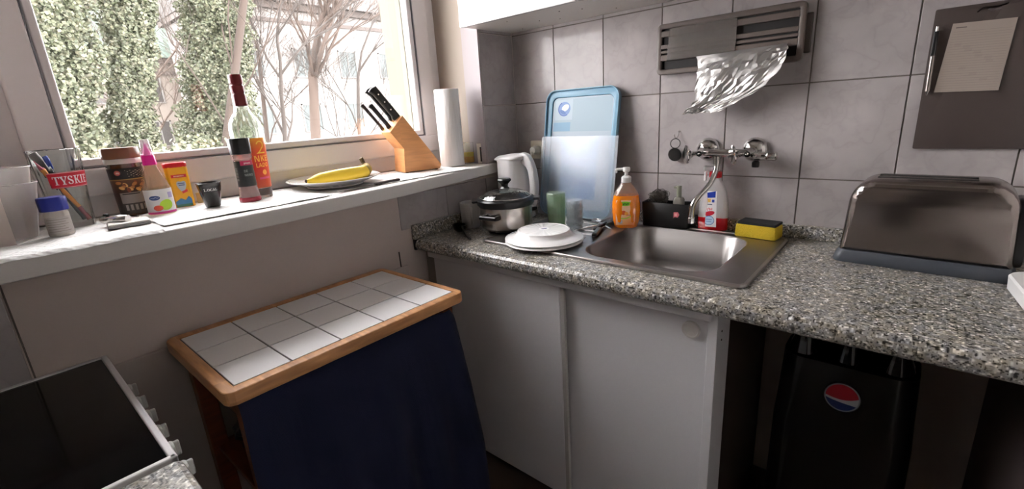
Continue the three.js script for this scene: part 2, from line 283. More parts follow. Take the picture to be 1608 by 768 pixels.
// small tiled table with the blue cloth
{
  const t = thing('tiled_table', 'small wooden table with white tiled top under the window', 'table', [0, 0, 0]);
  const X0 = .012, X1 = .41, Z0 = .752, Z1 = 1.367, Y = .8, tx0 = .041, tx1 = .384, tz0 = .772, tz1 = 1.342;
  const s = new THREE.Shape(); const w = X1 - X0, d = Z1 - Z0; const sh = rrShape(w, d, .022); const hole = new THREE.Path([[-w / 2 + .029, -d / 2 + .025], [w / 2 - .026, -d / 2 + .025], [w / 2 - .026, d / 2 - .02], [-w / 2 + .029, d / 2 - .02]].map(([a, b]) => new THREE.Vector2(a, b))); sh.holes.push(hole);
  const fr = extr(sh, .03, .004, 3).rotateX(-PI / 2).translate((X0 + X1) / 2, Y - .03, (Z0 + Z1) / 2);
  part(t, 'top_frame', worldUV(toCreasedNormals(fr, .5), .35).rotateX(0), wood);
  part(t, 'grout_bed', boxAt(tx0, tx1, Y - .02, Y - .0035, tz0, tz1), mat(0x554e49, .9));
  const tw = (tx1 - tx0) / 3, td = (tz1 - tz0) / 5, tg = new RoundedBoxGeometry(tw - .0044, .008, td - .0036, 1, .0012), tm = [0xf3f1f1, 0xefedee, 0xf1eff0].map((c) => mat(c, .22));
  for (let i = 0; i < 3; i++) for (let j = 0; j < 5; j++) part(t, 'tile', tg, tm[(i + j * 2) % 3], [tx0 + (i + .5) * tw, Y - .0045, tz0 + (j + .5) * td]);
  for (const z of [Z0 + .035, Z1 - .053]) part(t, 'apron', boxAt(X0 + .03, X1 - .03, .7, .77, z, z + .018), woodDark);
  for (const [x, z] of [[X0 + .035, Z0 + .045], [X0 + .035, Z1 - .045], [X1 - .045, Z0 + .045], [X1 - .045, Z1 - .045]]) part(t, 'leg', worldUV(rboxAt(x - .019, x + .019, 0, .77, z - .019, z + .019, .004), .3), woodDark);
  for (const y of [.2, .48]) part(t, 'shelf', rboxAt(X0 + .03, X1 - .045, y, y + .016, Z0 + .04, Z1 - .04, .003), woodDark);
}
single('plastic_bag', 'dark crumpled plastic bag on the shelf of the tiled table', 'bag', (() => { const g = new THREE.IcosahedronGeometry(1, 12), p = g.attributes.position; for (let i = 0; i < p.count; i++) { const x = p.getX(i), y = p.getY(i), z = p.getZ(i), k = 1 + .22 * noise.noise(x * 2.2, y * 2.2, z * 2.2) + .1 * noise.noise(x * 6, y * 6, z * 6); p.setXYZ(i, x * k * .115, Math.max(y * k, -.8) * .1, z * k * .16); } g.computeVertexNormals(); return g; })(), mat(0x1c2028, .35), [.21, .576, 1.15]);
{
  const cloth = grid(90, 60, (u, v) => {
    const z = lerp(.775, 1.346, u), y0 = .7685 - .012 * Math.pow(1 - u, 6), e = Math.pow(1 - u, 3);
    const y = lerp(y0, .06, v) - e * .006, f = .0035 + .034 * Math.min(1, v * 1.6);
    const fold = f * (Math.sin(u * 27 + .8 + v * .9) * .42 + Math.sin(u * 11.3 + 2 - v * .6) * .55 + .4 * noise.noise(u * 5, v * 2, 3));
    const wrap = u < .08 ? Math.pow((.08 - u) / .08, 2) * .03 : 0;
    return [.405 + fold + .018 * Math.min(1, v * 3) - wrap + (v < .06 ? -.012 * Math.pow(1 - v / .06, 2) : 0), y, z - v * .015 * (1 - u) * 3 + Math.sin(v * 4) * .01 * (u > .95 ? 1 : 0)];
  }, .002);
  const weave = dataTex(128, 128, (u, v) => { const t = .5 + .3 * Math.sin(u * PI * 64) * Math.sin(v * PI * 64) + (hash2(u * 128 | 0, v * 128 | 0, 3) - .5) * .3; return [t, t, t]; }, false); weave.repeat.set(6, 6);
  single('cloth', 'dark navy blue cloth hanging in folds from the tiled table', 'cloth', cloth, mat(0x0a1030, .95, { bumpMap: weave, bumpScale: .0006 }));
}
// shrink-wrapped bottles in the gap
{
  const t = thing('bottle_pack', 'pack of dark cola bottles in black wrap under the worktop', 'drinks pack', [1.258, 0, .21]);
  const wrap = rrLoft([[.3, .17, .04, 0], [.31, .18, .045, .02], [.305, .175, .05, .2], [.3, .17, .05, .42], [.29, .165, .05, .5], [.28, .16, .05, .62]], [true, false], 8, 1);
  part(t, 'wrapping', wrap, mat(0x0b0a0d, .25));
  for (let i = 0; i < 6; i++) { const b = part(t, 'bottle', lathe([[0, 0], [.04, 0], [.043, .02], [.043, .2], [.036, .26], [.018, .31], [.013, .33], [.0135, .345]], 28), mat(0x0d0908, .08), [-.095 + (i % 3) * .095, .37, i < 3 ? -.045 : .027]); part(b, 'cap', cyl(.0155, .0155, .02, 24), mat(i === 4 ? 0x9aa51c : 0x141416, .4), [0, .335, 0]); }
  const emblem = canvasTex(256, 256, (g) => {
    g.fillStyle = '#0b0a0d'; g.fillRect(0, 0, 256, 256); g.save(); g.beginPath(); g.arc(128, 128, 122, 0, 7); g.fillStyle = '#8f939c'; g.fill(); g.beginPath(); g.arc(128, 128, 112, 0, 7); g.clip();
    g.fillStyle = '#b9b9bc'; g.fillRect(0, 0, 256, 256); g.fillStyle = '#b00e26'; g.beginPath(); g.moveTo(0, 0); g.lineTo(256, 0); g.lineTo(240, 70); g.bezierCurveTo(190, 130, 130, 170, 0, 160); g.fill();
    g.fillStyle = '#0f2660'; g.beginPath(); g.moveTo(0, 178); g.bezierCurveTo(100, 190, 190, 160, 256, 150); g.lineTo(256, 256); g.lineTo(0, 256); g.fill(); g.restore();
  });
  part(t, 'emblem', new THREE.CircleGeometry(.039, 40), mat(0xffffff, .35, { map: emblem }), [.002, .54, .0862], [-.06, 0, -.25]);
  part(t, 'floor_crate', rboxAt(-.2, .2, -.001, .012, -.12, .16, .004), mat(0x2a2022, .6));
}
// ------------------------------------------------------------------ on the windowsill
const lying = (x0, x1, z0, z1, hang, s) => grid(40, 40, (u, v) => {            // sheet of kitchen paper lying on the sill, its front edge bent over
  const x = lerp(x0, x1, u), z = lerp(z0, z1, v), over = Math.max(0, x - .139);
  return [over > 0 ? .139 + Math.min(over, .012) * .9 + .002 : x, S + .0025 + .0022 * noise.noise(u * 4 + s, v * 4, s) + .002 * noise.noise(u * 9, v * 11, s) - (over > 0 ? Math.max(0, over - .004) : 0), z + .006 * noise.noise(u * 3, v * 3, s + 5)];
}, .0012);
single('paper_towel', 'embossed white paper towel at the left end of the windowsill under the pen glass', 'paper towel', lying(-.15, .149, 1.335, 1.72, 1, 1), towelMat);
single('paper_towel', 'white paper towel on the windowsill under the small black cup and the grinder', 'paper towel', lying(-.19, .1, .93, 1.325, 0, 2), towelMat);
single('paper_towel', 'white paper towel on the windowsill under the knife block', 'paper towel', lying(-.2, .066, .35, .74, 0, 3), towelMat);

const frosted = new THREE.MeshPhysicalMaterial({ color: 0xe6e2e0, roughness: .45, transmission: .86, thickness: 0 });
for (const [i, dy, dr, label] of [[0, 0, 0, 'outer frosted plastic tumbler of the nested pair at the far left of the sill'], [1, .032, .0015, 'inner frosted plastic tumbler standing up out of the nested pair on the sill']]) {
  const t = thing('plastic_tumbler', label, 'tumbler', [-.05, S + .005 + dy, 1.535]);
  part(t, 'cup', lathe([[0, .002], [.026 - dr, .002], [.028 - dr, .006], [.05 - dr * 2, .112]], 40), frosted);
  part(t, 'rim', new THREE.TorusGeometry(.05 - dr * 2, .0013, 8, 48).rotateX(PI / 2), frosted, [0, .112, 0]);
}
const bg = [-.128, 1.44];
{
  const a = camAngle(...bg) + .42, t = thing('beer_glass', 'tall clear beer glass with a red printed band holding pens', 'glass', [bg[0], S + .004, bg[1]]);
  part(t, 'glass', lathe([[0, 0], [.034, 0], [.0355, .003], [.0375, .06], [.046, .172], [.0445, .173], [.036, .06], [.0335, .012], [0, .011]], 48), clearGlass);
  const tex = canvasTex(512, 160, (g) => { g.fillStyle = '#c3142c'; g.fillRect(0, 0, 512, 160); g.fillStyle = '#e8c8c8'; g.fillRect(0, 4, 512, 5); g.fillRect(0, 151, 512, 5); g.fillStyle = '#fff'; g.font = 'bold 118px serif'; g.textAlign = 'center'; g.textBaseline = 'middle'; g.fillText('TYSKIE', 262, 84, 440); });
  part(t, 'printed_band', sleeve(.0405, .0433, .034, a, 1.9).translate(0, .09, 0), mat(0xffffff, .35, { map: tex }));
}
const px = (dx, dy, dz) => [bg[0] + dx, S + .02 + dy, bg[1] + dz];
{
  const marker = thing('pen', 'thick dark grey marker leaning left in the beer glass', 'pen', px(.004, 0, -.02), 0);
  part(marker, 'barrel', rod([0, 0, 0], [-.004, .1, .036], .0065, .0075), mat(0x3a383c, .4)); part(marker, 'cap', rod([-.004, .1, .036], [-.0055, .152, .054], .0085, .0085), mat(0x1c1b1e, .35));
  const pencil = thing('pencil', 'orange pencil with a red end leaning in the beer glass', 'pencil', px(.017, -.002, -.013), 0);
  part(pencil, 'barrel', rod([.0, .03, .0], [-.004, .118, .04], .0042, .0042, 6), mat(0xe08a24, .45)); part(pencil, 'red_tip', rod([.001, 0, -.011], [0, .03, 0], .0042, .0044, 6), mat(0x8d1730, .4)); part(pencil, 'point', rod([-.004, .118, .04], [-.0048, .138, .049], .0042, .0008, 6), mat(0xa53550, .5));
  const pen = thing('pen', 'thin clear ballpoint pen with a blue cap in the beer glass', 'pen', px(-.016, .001, -.006), 0);
  part(pen, 'barrel', rod([.004, 0, -.012], [-.004, .115, .016], .0038), frosted); part(pen, 'cap', rod([-.004, .113, .0155], [-.0062, .142, .0225], .005), mat(0x1a3fa8, .35));
}
{
  const t = thing('spice_jar', 'small jar with dark blue lid in front of the pen glass', 'jar', [-.012, S + .005, 1.476]);
  part(t, 'jar', lathe([[0, 0], [.0195, 0], [.0205, .003], [.0205, .046], [.0185, .051], [.0185, .054]], 40), mat(0xb9b0a8, .3)); const lb = canvasTex(256, 128, (g) => { g.fillStyle = '#aaa29c'; g.fillRect(0, 0, 256, 128); g.fillStyle = '#6c625e'; for (let i = 0; i < 6; i++) g.fillRect(30, 18 + i * 18, 190 - (i * 37) % 60, 3); });
  part(t, 'label', sleeve(.0208, .0208, .034, camAngle(-.012, 1.476), 2.6).translate(0, .006, 0), mat(0xffffff, .5, { map: lb }));
  part(t, 'lid', lathe([[.0228, .0525], [.0232, .055], [.0232, .078], [.022, .08], [0, .0802]], 40), mat(0x1d2a86, .35));
}
{
  const p = [-.168, 1.318], t = thing('coffee_jar', 'coffee jar with brown lid and black and gold label', 'jar', [p[0], S + .003, p[1]]);
  part(t, 'jar', lathe([[0, 0], [.031, 0], [.033, .003], [.0345, .05], [.036, .118], [.0335, .13], [.033, .142]], 48), mat(0x4a2a14, .12, { clearcoat: 1 }));
  const lb = canvasTex(512, 640, (g) => {
    g.fillStyle = '#17110f'; g.fillRect(0, 0, 512, 640); g.fillStyle = '#a88446'; g.fillRect(0, 150, 512, 14); const gr = g.createLinearGradient(0, 160, 0, 640); gr.addColorStop(0, '#6b4022'); gr.addColorStop(.4, '#33190f'); gr.addColorStop(1, '#1c1310'); g.fillStyle = gr; g.fillRect(0, 164, 512, 476);
    g.fillStyle = '#c9564a'; g.beginPath(); g.arc(150, 62, 34, 0, 7); g.fill(); g.fillStyle = '#f3e4d6'; g.font = 'bold 40px sans-serif'; g.fillText('m', 134, 76);
    g.fillStyle = '#d8cdbd'; for (let i = 0; i < 26; i++) g.fillRect(230 + (i * 53) % 240, 30 + (i * 37) % 100, 8 + (i * 7) % 16, 5);
    g.fillStyle = '#c98a4a'; for (let i = 0; i < 16; i++) { g.beginPath(); g.ellipse(130 + (i * 71) % 300, 200 + (i * 31) % 110, 34, 20, i, 0, 7); g.fillStyle = ['#b5763c', '#d9a560', '#7c3b20'][i % 3]; g.fill(); }
    g.fillStyle = '#8d8480'; g.fillRect(110, 340, 340, 150); g.fillStyle = '#1c1310'; g.fillRect(140, 352, 190, 14); g.fillStyle = '#9a928c'; for (let i = 0; i < 6; i++) g.fillRect(140 + i * 52, 510, 30, 80);
  });
  part(t, 'label', sleeve(.0336, .0362, .112, camAngle(...p) + .1, 2.8).translate(0, .006, 0), mat(0xffffff, .35, { map: lb }));
  part(t, 'lid', lathe([[.0375, .1405], [.0385, .143], [.0385, .163], [.037, .166], [0, .1662]], 48), mat(0x6e4228, .4));
  part(t, 'neck_band', lathe([[.0362, .128], [.0368, .13], [.0368, .138], [.0362, .14]], 48), mat(0xcfc8c0, .4));
}
{
  const p = [-.098, 1.279], a = camAngle(...p), t = thing('squeeze_bottle', 'clear squeeze bottle with bright pink cap and fruit label', 'bottle', [p[0], S + .003, p[1]]);
  part(t, 'bottle', lathe([[0, 0], [.027, 0], [.029, .003], [.029, .066], [.027, .071], [.0265, .076], [.013, .116], [.0125, .124]], 40), new THREE.MeshPhysicalMaterial({ color: 0xe2d2bd, roughness: .08, transmission: .8, thickness: 0 }));
  const lb = canvasTex(512, 384, (g) => { g.fillStyle = '#e9e7e6'; g.fillRect(0, 0, 512, 384); g.fillStyle = '#25407c'; g.beginPath(); g.ellipse(180, 130, 70, 36, 0, 0, 7); g.fill(); g.strokeStyle = '#dfe6f2'; g.lineWidth = 5; g.beginPath(); g.moveTo(130, 138); g.bezierCurveTo(150, 110, 160, 150, 180, 128); g.bezierCurveTo(200, 110, 210, 146, 232, 126); g.stroke(); g.fillStyle = '#a4c81f'; g.beginPath(); g.ellipse(310, 250, 90, 80, -.5, 0, 7); g.fill(); g.fillStyle = '#d2452a'; g.beginPath(); g.ellipse(200, 290, 60, 44, 0, 0, 7); g.fill(); g.fillStyle = '#9d93b8'; g.fillRect(360, 60, 80, 90); g.fillStyle = '#cc2a84'; g.fillRect(0, 350, 512, 34); });
  part(t, 'label', sleeve(.0294, .0294, .06, a + .1, 2.9).translate(0, .003, 0), mat(0xffffff, .35, { map: lb }));
  part(t, 'collar', lathe([[.0135, .121], [.0145, .122], [.0132, .142], [.012, .145], [0, .1455]], 32), mat(0xe0128c, .3));
  part(t, 'nozzle', lathe([[.008, .145], [.002, .172], [0, .173]], 24), mat(0xe83aa4, .3));
  part(t, 'clear_cap', lathe([[.0128, .144], [.009, .18], [.0085, .182], [0, .1825]], 32), new THREE.MeshPhysicalMaterial({ color: 0xf2eef2, roughness: .15, transmission: .75, thickness: 0 }));
}
{
  const p = [-.158, 1.216], t = thing('tea_tin', 'yellow tin with red lid and a pale heart on its front', 'tin', [p[0], S + .003, p[1]], camAngle(...p) + .1);
  part(t, 'tin', rrLoft([[.046, .034, .012, 0], [.05, .038, .013, .002], [.05, .038, .013, .108]], [true, true], 8), mat(0xe3a413, .3));
  const lb = canvasTex(256, 512, (g) => { g.fillStyle = '#e9ab14'; g.fillRect(0, 0, 256, 512); g.fillStyle = '#c8192b'; g.fillRect(20, 96, 236, 40); g.fillStyle = '#efe1c8'; for (let i = 0; i < 9; i++) g.fillRect(60 + i * 18, 108, 11, 16); g.fillStyle = '#c9d5df'; g.beginPath(); g.moveTo(150, 330); g.bezierCurveTo(40, 250, 60, 150, 150, 190); g.bezierCurveTo(240, 150, 262, 250, 150, 330); g.fill(); g.fillStyle = '#33507e'; g.fillRect(95, 205, 110, 12); g.fillRect(105, 228, 95, 12); g.fillStyle = '#c8192b'; g.save(); g.translate(165, 320); g.rotate(-.25); g.fillRect(-30, -14, 90, 30); g.restore(); g.fillStyle = '#3c7fae'; g.beginPath(); g.moveTo(0, 512); g.lineTo(0, 440); g.lineTo(90, 400); g.lineTo(160, 430); g.lineTo(220, 380); g.lineTo(256, 420); g.lineTo(256, 512); g.fill(); g.fillStyle = '#2f7350'; g.fillRect(0, 480, 256, 32); });
  part(t, 'printed_front', new THREE.PlaneGeometry(.036, .104), mat(0xffffff, .3, { map: lb }), [0, .055, .0194]);
  part(t, 'lid', rrLoft([[.051, .039, .0135, .106], [.052, .04, .014, .108], [.052, .04, .014, .116], [.049, .037, .013, .118]], [true, true], 8), mat(0xc9161f, .3));
}
single('matchbox', 'small pale beige box between the yellow tin and the black cup', 'box', rbox(.05, .03, .03, .002), mat(0xcdb98d, .6), [-.165, S + .018, 1.155], .4);
{
  const p = [-.06, 1.176], t = thing('shot_cup', 'small black flared cup with white lettering on the sill', 'cup', [p[0], S + .005, p[1]]);
  part(t, 'cup', lathe([[0, 0], [.0165, 0], [.0175, .002], [.0285, .062], [.0275, .0628], [.0262, .061], [.016, .006], [0, .005]], 44), mat(0x151211, .25));
  const tx = canvasTex(512, 128, (g) => { g.fillStyle = '#151211'; g.fillRect(0, 0, 512, 128); g.fillStyle = '#e6e2de'; g.font = 'bold 92px serif'; g.textBaseline = 'middle'; g.fillText('L', 20, 72); g.font = 'bold 76px serif'; g.fillText('OCAL', 90, 72, 330); });
  part(t, 'lettering', sleeve(.0247, .0271, .0135, camAngle(...p) + .45, 2.2).translate(0, .0395, 0), mat(0xffffff, .3, { map: tx }));
}
{
  const p = [-.047, 1.088], a = camAngle(...p), t = thing('pepper_grinder', 'glass pepper grinder with black cap and dark label', 'grinder', [p[0], S + .004, p[1]]);
  part(t, 'jar', lathe([[0, 0], [.025, 0], [.0262, .004], [.0255, .02], [.0225, .04], [.0215, .1], [.0225, .113], [.025, .116], [.025, .126], [.021, .128]], 44), new THREE.MeshPhysicalMaterial({ color: 0xe8d6d2, roughness: .05, transmission: .7, thickness: 0 }));
  part(t, 'peppercorns', lathe([[0, .003], [.02, .003], [.021, .018], [.0195, .04], [.0195, .07], [0, .072]], 32), mat(0x8c5a52, .7));
  part(t, 'red_foot', lathe([[.0258, .001], [.0268, .003], [.0266, .012], [.026, .013]], 40), mat(0xa33444, .3));
  const lb = canvasTex(384, 384, (g) => { g.fillStyle = '#222726'; g.fillRect(0, 0, 384, 384); g.fillStyle = '#b02a55'; g.fillRect(150, 0, 234, 70); g.fillStyle = '#e6d9d6'; g.font = 'bold 34px sans-serif'; g.fillText('pieprz', 200, 48); g.fillStyle = '#a7aaa8'; g.font = '48px sans-serif'; g.fillText('DE', 180, 170); g.fillText('NERO', 180, 230); for (let i = 0; i < 9; i++) g.fillRect(30, 110 + i * 22, 60, 4); });
  part(t, 'label', sleeve(.0229, .0222, .068, a, 3).translate(0, .042, 0), mat(0xffffff, .4, { map: lb }));
  part(t, 'cap', lathe([[.0235, .126], [.0255, .128], [.027, .165], [.026, .168], [0, .1685]], 40), mat(0x111013, .4));
}
{
  const p = [-.099, 1.044], a = camAngle(...p), t = thing('liqueur_bottle', 'nearly empty clear bottle with dark red cap and orange label', 'bottle', [p[0], S + .003, p[1]]);
  part(t, 'glass', lathe([[0, .004], [.02, .0], [.033, 0], [.035, .004], [.0365, .1], [.041, .165], [.0415, .19], [.039, .207], [.031, .222], [.021, .235], [.0175, .25], [.0145, .29], [.0135, .3], [.0115, .3], [.0125, .288], [.0155, .25], [.019, .237], [.029, .222], [.037, .206], [.0393, .19], [.0388, .165], [.0343, .1], [.0325, .008], [0, .008]], 56), solidGlass(0xf2f7f2));
  part(t, 'liqueur', lathe([[0, .0085], [.032, .0085], [.0327, .028], [0, .028]], 40), solidGlass(0xd07a20, { ior: 1.36, attenuationColor: new THREE.Color(0xc06010), attenuationDistance: .02 }));
  const lb = canvasTex(512, 640, (g) => {
    const gr = g.createLinearGradient(0, 0, 0, 640); gr.addColorStop(0, '#e79a1c'); gr.addColorStop(.25, '#e0521c'); gr.addColorStop(.6, '#cf2a1e'); gr.addColorStop(1, '#b9481a'); g.fillStyle = gr; g.fillRect(0, 0, 512, 640);
    g.strokeStyle = '#f3c24a'; g.lineWidth = 16; g.beginPath(); g.arc(330, 90, 46, 3.4, 7.4); g.quadraticCurveTo(320, 170, 290, 190); g.lineTo(400, 190); g.stroke(); g.fillStyle = '#f6b24a'; g.font = 'bold 110px sans-serif'; g.fillText('NKEI', 216, 300); g.font = 'bold 76px sans-serif'; g.fillText('LADO', 226, 372); g.fillStyle = '#f0a24a'; g.beginPath(); g.arc(340, 440, 34, 0, 7); g.fill(); g.fillStyle = '#d04a7c'; g.fillRect(250, 500, 180, 26);
    g.fillStyle = '#b81f3c'; for (let i = 0; i < 14; i++) g.fillRect(20 + (i * 61) % 180, 40 + i * 40, 46, 14);
  });
  part(t, 'label', sleeve(.0359, .0414, .137, a + .3, 2.6).translate(0, .029, 0), mat(0xffffff, .35, { map: lb }));
  part(t, 'cap', lathe([[.0165, .252], [.018, .253], [.0172, .28], [.0155, .284], [.0172, .288], [.0172, .304], [.015, .307], [.0172, .311], [.0168, .331], [.0155, .333], [0, .3335]], 40), mat(0x6f0c1c, .35));
}
{
  const p = [-.085, .815], t = thing('plate', 'white plate holding the banana on the windowsill', 'plate', [p[0], S + .004, p[1]]);
  part(t, 'dish', lathe([[0, .003], [.078, .003], [.08, 0], [.086, 0], [.088, .004], [.11, .013], [.141, .0235], [.1425, .0248], [.141, .0262], [.11, .0175], [.09, .0085], [0, .0075]], 72), porcelain);
  const b = thing('banana', 'ripe yellow banana with brown stem lying on the white plate', 'banana', [p[0] + .012, S + .0125, p[1]], 0);
  const c = curve([[.03, .022, .112], [.034, .02, .085], [.045, .0225, .035], [.046, .0235, -.02], [.034, .024, -.072], [.012, .029, -.103], [.002, .036, -.112]]);
  const seg = 44, rad = 15, P = [], idx = [], fr = c.computeFrenetFrames(seg, false);
  const r = (t_) => t_ < .04 ? .0045 + t_ * .09 : t_ < .2 ? lerp(.0085, .021, Math.sin((t_ - .04) / .16 * PI / 2)) : t_ < .82 ? .021 + .0022 * Math.sin((t_ - .2) / .62 * PI) : lerp(.021, .0145, Math.pow((t_ - .82) / .18, 1.6));
  for (let j = 0; j <= seg; j++) for (let i = 0; i < rad; i++) { const q = c.getPointAt(j / seg), a = i / rad * PI * 2, k = r(j / seg) * (1 + .05 * Math.cos(a * 5)); q.addScaledVector(fr.normals[j], Math.cos(a) * k).addScaledVector(fr.binormals[j], Math.sin(a) * k); P.push(q.x, q.y, q.z); }
  for (let j = 0; j < seg; j++) for (let i = 0; i < rad; i++) { const a = j * rad + i, d = j * rad + (i + 1) % rad; idx.push(a, d, a + rad, d, d + rad, a + rad); }
  const g = new THREE.BufferGeometry(); g.setAttribute('position', new THREE.Float32BufferAttribute(P, 3)); g.setIndex(idx); g.computeVertexNormals();
  part(b, 'peel', g, mat(0xe3bf31, .5));
  { const Q = [], id = []; for (let j = 36; j <= seg; j++) for (let i = 0; i < rad; i++) { const k = (j * rad + i) * 3, q = c.getPointAt(j / seg); Q.push(q.x + (P[k] - q.x) * 1.035, q.y + (P[k + 1] - q.y) * 1.035, q.z + (P[k + 2] - q.z) * 1.035); } for (let j = 0; j < seg - 36; j++) for (let i = 0; i < rad; i++) { const a = j * rad + i, d = j * rad + (i + 1) % rad; id.push(a, d, a + rad, d, d + rad, a + rad); } const e = new THREE.BufferGeometry(); e.setAttribute('position', new THREE.Float32BufferAttribute(Q, 3)); e.setIndex(id); e.computeVertexNormals(); part(b, 'brown_end', e, mat(0x8a7426, .6)); }
  part(b, 'blossom_end', new THREE.SphereGeometry(.0052, 12, 8).scale(1, 1, .8), mat(0x3a2a14, .8), [.03, .022, .113]);
  part(b, 'stem', merge([rod([.004, .034, -.108], [-.004, .05, -.106], .009, .0062), rod([-.004, .05, -.106], [-.006, .066, -.1], .0062, .0068), rod([.009, .03, -.1], [.004, .034, -.108], .0125, .009)]), mat(0x4d3a1a, .7));
}
{
  const t = thing('table_knife', 'dark table knife lying half under the banana plate', 'knife', [.062, S + .006, .79], .1);
  part(t, 'handle', rbox(.014, .009, .1, .004), mat(0x2a1d18, .5), [0, 0, -.075]); part(t, 'blade', rbox(.016, .002, .13, .001), metal(0x5b5350, .35), [0, 0, .04]);
}
// knife block: profile in its own (s, y) plane, s runs along the sill towards the corner
const KB = { at: [-.1575, S, .5455], ds: [.2595, -.9658], w: [.9987, 0] };
{
  const t = thing('knife_block', 'pale wooden slanted knife block on the windowsill', 'knife block', [-.1585, S, .523]);
  t.rotation.y = Math.atan2(.9658, .2595);
  const prof = [[0, .007], [.14, .007], [.1465, .022], [.015, .206], [-.037, .152], [.006, .091]];
  const body = toCreasedNormals(extr(prof, .098, .0015, 2), .4); body.translate(0, 0, -.016);
  part(t, 'block', worldUV(body, .3), blockWood);
  for (const [s, z] of [[.012, .0], [.012, .07], [.13, .0], [.13, .07]]) part(t, 'foot', cyl(.006, .005, .0075, 16), blackMatte, [s, 0, z]);
  const L = (s, y, z) => [s, y, z], dir = [-.585, .811];
  const knife = (label, s0, y0, z, len, w, th, m, bolster) => {
    const k = thing('kitchen_knife', label, 'knife', [-.1585, S, .523]); k.rotation.y = t.rotation.y;
    const n = [.811, .585]; const q = (a, b) => [s0 + dir[0] * a + n[0] * b, y0 + dir[1] * a + n[1] * b];
    const sh = new THREE.Shape(); const pts = [[0, -w * .5], [len * .06, -w * .62], [len * .15, -w * .42], [len * .5, -w * .46], [len * .85, -w * .5], [len, -w * .72], [len * 1.03, -w * .2], [len, w * .5], [len * .5, w * .5], [0, w * .5]].map(([a, b]) => q(a, b));
    pts.forEach(([a, b], i) => i ? sh.lineTo(a, b) : sh.moveTo(a, b));
    part(k, 'handle', toCreasedNormals(extr(sh, th, th * .3, 3), .7), m, [0, 0, z - th / 2]);
    part(k, 'bolster', extr([q(-.012, -w * .42), q(.004, -w * .5), q(.004, w * .48), q(-.012, w * .4)], th * .8, .001), bolster, [0, 0, z - th * .4]);
    if (m === blackPlastic && w > .02) for (const a of [.3, .55, .8]) part(k, 'rivet', new THREE.CylinderGeometry(.0026, .0026, th + .0012, 14).rotateX(PI / 2), chrome, [...q(len * a, 0), z]);
    return k;
  };
  knife('large black riveted knife handle standing highest in the wooden block', .004, .197, .058, .128, .027, .018, blackPlastic, chrome);
  knife('second large black knife handle just behind the highest one in the block', .002, .195, .028, .13, .026, .016, blackPlastic, chrome);
  knife('short slim black knife handle in the middle of the wooden block', -.0245, .166, .05, .1, .0145, .013, blackMatte, chrome);
  knife('thin dark steel knife handle lowest in the wooden block', -.0295, .160, -.004, .112, .0115, .011, metal(0x55504e, .4), chrome);
}
{
  const t = thing('paper_towel_roll', 'standing roll of white kitchen paper on the windowsill', 'paper roll', [-.087, S + .003, .304]);
  part(t, 'paper', lathe([[.018, .29], [.045, .29], [.0465, .289], [.047, .286], [.047, .004], [.0465, .001], [.045, 0], [.018, 0]], 60), mat(0xf3f2f1, .95, { bumpMap: towelBump, bumpScale: .0006 }));
  part(t, 'core', lathe([[.0185, .0], [.0185, .2895], [.017, .2895], [.017, 0]], 32), mat(0xb39a7c, .9));
  part(t, 'loose_end', grid(6, 2, (u, v) => { const a = 2.2 + u * .5, r = .0472 + .001 * u * u; return [Math.sin(a) * r, .001 + v * .288, Math.cos(a) * r]; }, .0006), towelMat);
}
{
  const t = thing('candle_glass', 'little glass with yellow and orange wax behind the paper roll', 'candle', [-.086, S + .001, .212]);
  part(t, 'glass', lathe([[0, 0], [.021, 0], [.0225, .003], [.0225, .084], [.0213, .0845], [.021, .006], [0, .005]], 36), clearGlass);
  part(t, 'wax', lathe([[0, .0055], [.0204, .0055], [.0204, .028], [0, .03]], 32), mat(0xe6a83c, .5)); part(t, 'yellow_layer', lathe([[.0203, .0285], [.0203, .046], [0, .047]], 32), mat(0xe6c84a, .5));
}
{
  const t = thing('spice_carton', 'small white carton with black picture panel at the end of the sill', 'carton', [-.03, S + .001, .192], camAngle(-.03, .192) + .1);
  part(t, 'carton', rbox(.038, .08, .024, .002).translate(0, .04, 0), mat(0xdcd2c4, .6));
  const lb = canvasTex(128, 256, (g) => { g.fillStyle = '#171013'; g.fillRect(0, 0, 128, 256); for (let i = 0; i < 14; i++) { g.fillStyle = ['#7c2a18', '#c08a58', '#44201a'][i % 3]; g.beginPath(); g.ellipse(30 + (i * 37) % 70, 40 + (i * 53) % 180, 16, 10, i, 0, 7); g.fill(); } });
  part(t, 'picture_panel', new THREE.PlaneGeometry(.026, .058), mat(0xffffff, .4, { map: lb }), [.004, .036, .0124]);
}
{
  const t = thing('note_pad', 'dark grey little notepad lying on the paper towel in front of the coffee jar', 'notepad', [.005, S + .005, 1.367], -.12);
  part(t, 'cover', rbox(.075, .005, .075, .001), mat(0x6f6b69, .5), [0, .003, 0]); part(t, 'pages', rbox(.071, .004, .072, .001), mat(0xd9d5d0, .8), [-.001, .0072, 0]);
  const b = thing('metal_lighter', 'shiny metal lighter lying on the small grey notepad', 'lighter', [-.01, S + .0265, 1.386], .7);
  part(b, 'body', lathe([[0, -.03], [.0085, -.0295], [.0095, -.027], [.0095, .016], [.0085, .018], [.0085, .027], [.007, .03], [0, .0302]], 28).rotateZ(PI / 2).translate(0, -.0075, 0), chrome); part(b, 'button', rbox(.01, .005, .007, .002), blackPlastic, [-.018, .004, 0]);
}

